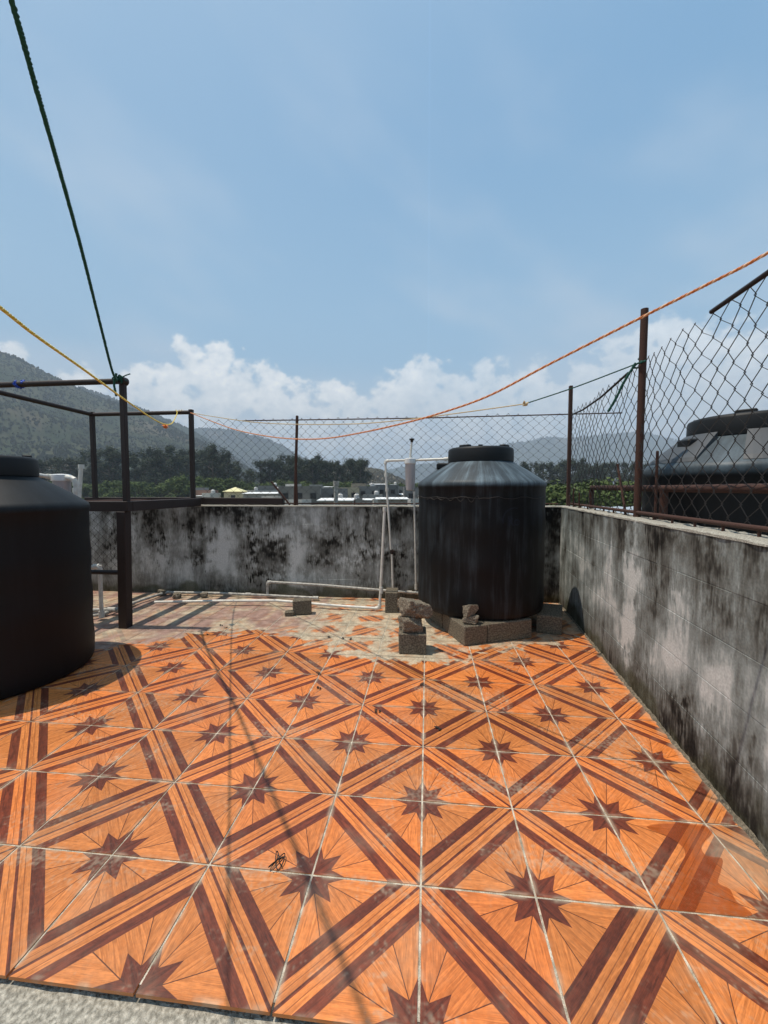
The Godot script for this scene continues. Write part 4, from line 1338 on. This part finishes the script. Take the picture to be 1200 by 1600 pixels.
# ---------------------------------------------------------------- small things on the floor
func small_things() -> void:
	var ring := []
	for q in [[1058, 1286], [1085, 1289], [1104, 1292], [1113, 1302], [1096, 1322], [1104, 1338], [1128, 1342], [1126, 1362], [1122, 1380], [1140, 1390], [1150, 1408], [1176, 1430], [1150, 1432], [1100, 1426], [1060, 1424], [1030, 1418], [1042, 1395], [1062, 1360], [1070, 1330], [1048, 1310], [1010, 1292]]:
		var p := on_h(q[0], q[1])
		p.y = 0.0022
		ring.append(p)
	var flat := PackedVector2Array()
	for i in ring.size():   # a soft outline through the marked points
		for k in 4:
			var q := Vector3(ring[i]).cubic_interpolate(ring[(i + 1) % ring.size()], ring[(i - 1 + ring.size()) % ring.size()], ring[(i + 2) % ring.size()], k / 4.0)
			flat.append(Vector2(q.x, q.z))
	var w := MB.new()
	var tri := Geometry2D.triangulate_polygon(flat)
	for i in range(0, tri.size(), 3):
		var pts := []
		for k in 3: pts.append(Vector3(flat[tri[i + k]].x, 0.0022, flat[tri[i + k]].y))
		w.face(pts, Vector3.UP)
	solo(w.mesh(), "puddle", M.water, "shallow puddle drying on the tiles beside the side parapet", "puddle")
	var spots := [[345, 978], [352, 981], [324, 992], [516, 996], [536, 998], [548, 999], [498, 1076], [590, 1112], [684, 1140], [497, 1053], [660, 1070]]
	for i in spots.size():
		var p := on_h(spots[i][0], spots[i][1])
		p.y = 0.004
		var mb := MB.new()
		for k in 3:
			var c := p + Vector3(rng.randf_range(-0.012, 0.012), 0.003, rng.randf_range(-0.012, 0.012))
			var a := rng.randf() * TAU
			var d := Vector3(cos(a), 0.25, sin(a)) * rng.randf_range(0.010, 0.020)
			var s := Vector3(-sin(a), 0.1, cos(a)) * 0.007
			mb.face([c - d, c + s, c + d, c - s], Vector3.UP)
		solo(mb.mesh(), "dry_leaf", M.leaf_litter, "small crumpled dry leaf lying on the tiles", "leaf", "dry leaves on the floor")
	var pts := []
	var base := on_h(430, 1352)
	for k in 16:
		pts.append(base + Vector3(sin(k * 0.9) * 0.018 + k * 0.0008, 0.008 + 0.006 * sin(k * 1.7), cos(k * 1.25) * 0.026 - k * 0.001))
	var wm := MB.new()
	wm.tube(smooth(pts, 0.004), 0.0016, 5)
	solo(wm.mesh(), "wire_scrap", M.black, "tangled scrap of black wire lying on the tiles", "wire")

# ---------------------------------------------------------------- next roof
func neighbour() -> void:
	var b := MB.new()
	b.box(Vector3(6.2, -3.56, -1.6), Vector3(6.6, 6.88, 7.0), 0.02)
	solo(b.mesh(), "house", M.concrete, "flat grey roof of the house beyond the side parapet", "house")
	var pl := MB.new()
	pl.box(Vector3(3.39, 0.04, -2.01), Vector3(1.1, 0.32, 1.1), 0.01)
	solo(pl.mesh(), "tank_plinth", M.concrete, "concrete plinth under the tank with ribbed shoulder", "plinth")
	var o := thing("pipe_railing", "rusty pipe railing in front of the tank with ribbed shoulder", "railing", Vector3(2.86, 0.9, -1.7))
	var pts := [Vector3(wall_x(-3.1, 0.17), 1.195, -3.1), Vector3(wall_x(-1.7, 0.17), 1.185, -1.7), Vector3(wall_x(0.6, 0.17), 1.185, 0.6)]
	var mb := MB.new()
	mb.tube(pts, 0.021, 10)
	putw(mb.mesh(), "rail", M.rust, o)
	for z in [-3.1, -1.72, -0.3]:
		var m2 := MB.new()
		m2.tube([Vector3(wall_x(z, 0.17), -0.12, z), Vector3(wall_x(z, 0.17), 1.18, z)], 0.022, 10)
		putw(m2.mesh(), "post", M.rust, o)
	var sh := MB.new()
	for k in 26:
		var x := 3.2 + k * 0.09
		sh.face([Vector3(x, 0.92 + 0.012 * (k % 2), -3.2), Vector3(x + 0.09, 0.92 + 0.012 * ((k + 1) % 2), -3.2), Vector3(x + 0.09, 0.96 + 0.012 * ((k + 1) % 2), -4.4), Vector3(x, 0.96 + 0.012 * (k % 2), -4.4)], Vector3.UP)
	sh.box(Vector3(4.37, 0.40, -3.8), Vector3(2.3, 1.04, 1.15))
	solo(sh.mesh(), "roof_shed", mat(s8(150, 160, 168), 0.6), "low shed with pale corrugated roof beyond the corner post", "shed")

# ---------------------------------------------------------------- town below
func house(label: String, px: float, width: float, ytop: float, depth: float, deep: float, col: Color, kind: String, turn: float) -> void:
	var top := at_depth(px, ytop, depth)
	var at := Vector3(top.x, GROUND, top.z)
	var h := top.y - GROUND
	var o := thing("house", label, "house", at, "houses in the valley")
	o.rotation.y = turn
	var wm := mat(col, 0.95)
	var wall := MB.new()
	wall.box(Vector3(0, h * 0.5, 0), Vector3(width, h, deep))
	put(wall.mesh(), "wall", wm, o)
	if kind == "hip":
		var rf := MB.new()
		var e := 0.35
		var c := [Vector3(-width / 2 - e, h, deep / 2 + e), Vector3(width / 2 + e, h, deep / 2 + e), Vector3(width / 2 + e, h, -deep / 2 - e), Vector3(-width / 2 - e, h, -deep / 2 - e)]
		var ap := Vector3(0, h + width * 0.26, 0)
		for k in 4: rf.face([c[k], c[(k + 1) % 4], ap], (c[k] + c[(k + 1) % 4]) * 0.5 - Vector3(0, h - 2.0, 0))
		rf.face(c, Vector3.DOWN)
		put(rf.mesh(), "roof", mat(s8(214, 208, 160), 0.8), o)
	elif kind == "sheet":
		var rf := MB.new()
		rf.box(Vector3(0, h + 0.12, 0), Vector3(width + 0.7, 0.10, deep + 0.7), 0.0, Basis(Vector3(1, 0, 0), 0.05))
		put(rf.mesh(), "roof", mat(s8(222, 222, 220), 0.6), o)
	else:
		var rf := MB.new()
		for q in [[Vector3(0, h + 0.2, deep / 2 - 0.08), Vector3(width, 0.4, 0.16)], [Vector3(0, h + 0.2, -deep / 2 + 0.08), Vector3(width, 0.4, 0.16)], [Vector3(-width / 2 + 0.08, h + 0.2, 0), Vector3(0.16, 0.4, deep - 0.33)], [Vector3(width / 2 - 0.08, h + 0.2, 0), Vector3(0.16, 0.4, deep - 0.33)]]:
			rf.box(q[0], q[1])
		put(rf.mesh(), "roof_parapet", wm, o)
		if kind == "tank":
			var tk := MB.new()
			tk.lathe([Vector2(0, 0), Vector2(0.55, 0), Vector2(0.55, 1.0), Vector2(0.28, 1.25), Vector2(0.28, 1.4), Vector2(0, 1.4)], 16, Vector3(width * 0.2, h, 0))
			put(tk.mesh(), "roof_tank", mat(s8(190, 188, 184), 0.7), o)
	var nw := maxi(1, int(width / 2.6))
	var fl := int(h / 2.8)
	for f in fl:
		for k in nw:
			var x := (k + 0.5) / nw * width - width / 2
			var y := h - 1.5 - f * 2.8
			var fr := MB.new()
			fr.box(Vector3(x, y, deep / 2 + 0.02), Vector3(1.25, 1.25, 0.10))
			var wn := put(fr.mesh(), "window", mat(col.darkened(0.25), 0.9), o)
			var gl := MB.new()
			gl.box(Vector3(x, y, deep / 2 + 0.06), Vector3(1.05, 1.05, 0.06))
			put(gl.mesh(), "pane", M.glass, wn)
func town() -> void:
	var list := [
		["pale house with a cream hipped roof beyond the beam", 466 - 98, 5.2, 774, 92.0, 5.0, s8(206, 188, 150), "hip", 0.1],
		["long low house with white sheet roof beside the hipped roof", 412, 9.0, 777, 84.0, 6.0, s8(150, 146, 138), "sheet", 0.05],
		["unpainted block house with a roof tank behind the fence post", 424, 6.5, 767, 104.0, 6.0, s8(120, 118, 112), "tank", -0.1],
		["grey block house beside the leaning brace", 470, 9.0, 769, 70.0, 7.0, s8(112, 110, 104), "flat", 0.12],
		["brownish house with red tinted parapet left of the hipped roof", 322, 5.0, 774, 96.0, 6.0, s8(142, 110, 94), "flat", 0.0],
		["small grey house by the frame's back post", 312, 4.5, 770, 100.0, 5.0, s8(138, 138, 136), "flat", 0.2],
		["grey house with wide blank wall left of the vent pipe", 515, 8.0, 772, 78.0, 7.0, s8(118, 116, 112), "flat", -0.08],
		["cream fronted house right of the vent pipe", 545, 6.0, 770, 88.0, 6.0, s8(186, 170, 140), "flat", 0.05],
		["low shed with bright white sheet roof close behind the parapet", 527, 4.2, 783, 42.0, 3.2, s8(130, 130, 128), "sheet", 0.0],
		["grey house with roof tank left of the white riser pipe", 575, 6.5, 768, 92.0, 6.0, s8(126, 124, 120), "tank", 0.1],
		["dark grey house behind the slanting pipe", 606, 7.0, 766, 98.0, 7.0, s8(104, 104, 102), "flat", -0.05],
		["low house with white sheet roof left of the filter", 612, 4.5, 781, 50.0, 3.0, s8(142, 140, 136), "sheet", 0.04],
		["grey house between the filter and the dusty tank", 652, 6.5, 770, 74.0, 6.0, s8(112, 112, 110), "flat", 0.0],
		["small block house half hidden by round green trees", 494, 5.0, 765, 118.0, 5.0, s8(150, 146, 138), "flat", 0.15],
		["distant white walled house below the brown hill", 590, 6.0, 763, 128.0, 5.0, s8(190, 188, 182), "sheet", 0.0],
		["distant tan house near the foot of the brown hill", 560, 6.0, 763, 134.0, 6.0, s8(168, 150, 126), "flat", 0.1]]
	for k in 44:
		var px := 314.0 + k * 8.0 + rng.randf_range(-4, 4)
		if px > 338.0 and px < 394.0: continue
		var g := rng.randi_range(120, 205)
		var dist := rng.randf_range(75, 165)
		house(["small grey block house in the jumble of roofs behind the fence", "small house with white sheet roof in the jumble behind the fence", "small house with a roof tank in the jumble behind the fence", "small flat roofed house in the jumble behind the fence"][k % 4], px, rng.randf_range(2.6, 6.0), 757.0 + 26.0 * (165.0 - dist) / 90.0 + rng.randf_range(-3, 3), dist, rng.randf_range(3, 5), s8(g, g - 3, g - 10), ["flat", "sheet", "tank", "flat"][k % 4], rng.randf_range(-0.35, 0.35))
	for q in list: house(q[0], q[1], q[2] * 0.9, q[3] - (6.0 if q[4] > 60.0 else 1.0), q[4] * 1.2, q[5], q[6], q[7], q[8] + 0.1)

# ---------------------------------------------------------------- trees
func crown_mesh(clumps: Array, leaves: int, leaf: float, c0: Color, c1: Color, seed_: int, stretch := 0.85) -> ArrayMesh:
	var r := RandomNumberGenerator.new()
	r.seed = seed_
	var mb := MB.new()
	for q in clumps:
		var tone := r.randf()
		for k in leaves:
			var d := Vector3(r.randfn(), r.randfn(), r.randfn()).normalized()
			var p: Vector3 = q[0] + d * q[1] * pow(r.randf(), 0.55) * Vector3(1, stretch, 1)
			var n := (d + Vector3(r.randf_range(-0.7, 0.7), r.randf_range(-0.2, 0.9), r.randf_range(-0.7, 0.7))).normalized()
			var s1 := n.cross(Vector3(r.randfn(), r.randfn(), r.randfn())).normalized() * leaf * r.randf_range(0.5, 1.2)
			var s2 := n.cross(s1).normalized() * leaf * r.randf_range(0.3, 0.8)
			mb.face([p - s1, p - s2, p + s1, p + s2], n, [], c0.lerp(c1, clampf(tone * 0.6 + r.randf() * 0.5, 0, 1)))
	return mb.mesh(true)
func tree_kind(tall: bool, seed_: int) -> Dictionary:
	# unit height
	var r := RandomNumberGenerator.new()
	r.seed = seed_
	var trunk := MB.new()
	var clumps := []
	if tall:
		var lean := Vector3(r.randf_range(-0.04, 0.04), 0, r.randf_range(-0.04, 0.04))
		trunk.tube([Vector3.ZERO, Vector3(0, 0.4, 0) + lean * 0.5, Vector3(0, 0.92, 0) + lean], [0.020, 0.013, 0.004], 7)
		for k in 34:
			var y := r.randf_range(0.14, 0.92)
			var a := r.randf() * TAU
			var reach := (0.05 + 0.075 * sin(clampf((y - 0.02) * 2.9, 0.0, 3.1))) * r.randf_range(0.1, 1.5)
			var tip := Vector3(cos(a) * reach, y + 0.04, sin(a) * reach) + lean * y
			trunk.tube([Vector3(0, y - 0.07, 0) + lean * y, tip], [0.006, 0.002], 5)
			clumps.append([tip, r.randf_range(0.040, 0.075)])
		clumps.append([Vector3(0, 0.93, 0) + lean, 0.035])
		return {"trunk": trunk.mesh(), "crown": crown_mesh(clumps, 110, 0.014, Color(0.020, 0.028, 0.019), Color(0.070, 0.084, 0.055), seed_, 1.5)}
	trunk.tube([Vector3.ZERO, Vector3(0.02, 0.3, 0), Vector3(0, 0.6, 0.01)], [0.035, 0.028, 0.012], 7)
	for k in 26:
		var a := r.randf() * TAU
		var y := r.randf_range(0.25, 0.84)
		var reach := r.randf_range(0.12, 0.46) * sqrt(maxf(0.05, 1.0 - pow((y - 0.42) / 0.5, 2.0)))
		var tip := Vector3(cos(a) * reach, y, sin(a) * reach)
		trunk.tube([Vector3(0, 0.30, 0), tip], [0.012, 0.003], 5)
		clumps.append([tip, r.randf_range(0.11, 0.17)])
	return {"trunk": trunk.mesh(), "crown": crown_mesh(clumps, 120, 0.030, Color(0.034, 0.054, 0.018), Color(0.100, 0.132, 0.047), seed_)}
func plant(called: String, label: String, group: String, kind: Dictionary, px: float, ytop: float, depth: float, wide: float) -> void:
	var top := at_depth(px, ytop, depth)
	var h := top.y - GROUND
	var o := thing(called, label, "tree", Vector3(top.x, GROUND, top.z), group)
	o.rotation.y = rng.randf() * TAU
	o.scale = Vector3(h * wide, h, h * wide)
	put(kind.trunk, "trunk", M.bark, o)
	put(kind.crown, "crown", M.leafy, o)
func trees() -> void:
	var tall := []
	var round := []
	for k in 6: tall.append(tree_kind(true, 200 + k))
	for k in 5: round.append(tree_kind(false, 300 + k))
	# tall dark trees; pixel column, pixel row of the top, metres away
	var rows := [[40, 722], [62, 716], [84, 712], [104, 718], [126, 708], [150, 704], [166, 698], [184, 702], [205, 706], [222, 716], [240, 700], [252, 706], [268, 698], [284, 700], [296, 704], [318, 700], [330, 696], [345, 712], [356, 706], [372, 722], [392, 728], [412, 720], [424, 722], [436, 716], [448, 714], [460, 718], [474, 714], [486, 716], [498, 714], [510, 718], [522, 722], [532, 726], [546, 715], [556, 714], [566, 720], [800, 726], [818, 722], [836, 720], [850, 724], [868, 722], [878, 716], [890, 714], [908, 718], [920, 722], [932, 720], [946, 726], [958, 722], [974, 726], [990, 724], [1010, 722], [1030, 726], [-20, 714], [-60, 710], [430, 724], [442, 720], [454, 722], [467, 718], [480, 720], [492, 718], [504, 720], [516, 724], [550, 720], [560, 718], [246, 710], [276, 706], [290, 710], [172, 706], [156, 712], [324, 708], [860, 724], [884, 722], [914, 724], [926, 726], [940, 722]]
	for q in rows:
		var where := "tall dark tree below the mountain, seen past the clean tank"
		if q[0] > 1000: where = "tall dark tree in the row behind the ribbed tank"
		elif q[0] > 895: where = "tall dark tree in the row behind the side fence"
		elif q[0] > 700: where = "tall dark tree in the row between dusty tank and corner post"
		elif q[0] > 462: where = "tall dark tree in the dense row right of the thin fence post"
		elif q[0] > 305: where = "tall dark tree in the row left of the thin fence post"
		elif q[0] > 196: where = "tall dark tree below the mountain, between the two frame posts"
		elif q[0] > 140: where = "tall dark tree below the mountain, behind the frame's front post"
		plant("tall_tree", where, "tall trees across the valley", tall[rng.randi() % 6], q[0] + rng.randf_range(-3, 3), q[1] + rng.randf_range(-5, 4), rng.randf_range(192, 240), rng.randf_range(1.1, 1.7))
	# round green trees in front of them
	var px := 20.0
	while px < 660.0:
		var d := rng.randf_range(162, 186)
		plant("round_tree", "round green tree in the belt, right of the thin fence post" if px > 462 else ("round green tree in the belt, left of the thin fence post" if px > 305 else ("round green tree in the belt, between the two frame posts" if px > 196 else "round green tree in the belt behind the clean tank's filter")), "round trees in the valley belt", round[rng.randi() % 5], px, rng.randf_range(746, 755) + (4.0 if px > 560 else 0.0), d, rng.randf_range(0.9, 1.35))
		px += rng.randf_range(9, 17)
	for q in [[275, 742], [290, 738], [342, 740], [330, 746], [360, 748], [210, 748], [180, 746]]:
		plant("round_tree", "big bright green tree bulging above the green belt", "big round trees by the houses", round[rng.randi() % 5], q[0], q[1], rng.randf_range(150, 160), 1.25)
	px = 786.0
	while px < 1080.0:
		plant("round_tree", "bushy green tree between the dusty tank and the corner post" if px < 893 else ("bushy green tree behind the side fence, between its two posts" if px < 995 else "bushy green tree hidden behind the ribbed tank"), "bushy trees behind the corner", round[rng.randi() % 5], px, rng.randf_range(738, 750), rng.randf_range(40, 62), rng.randf_range(0.9, 1.2))
		px += rng.randf_range(14, 24)
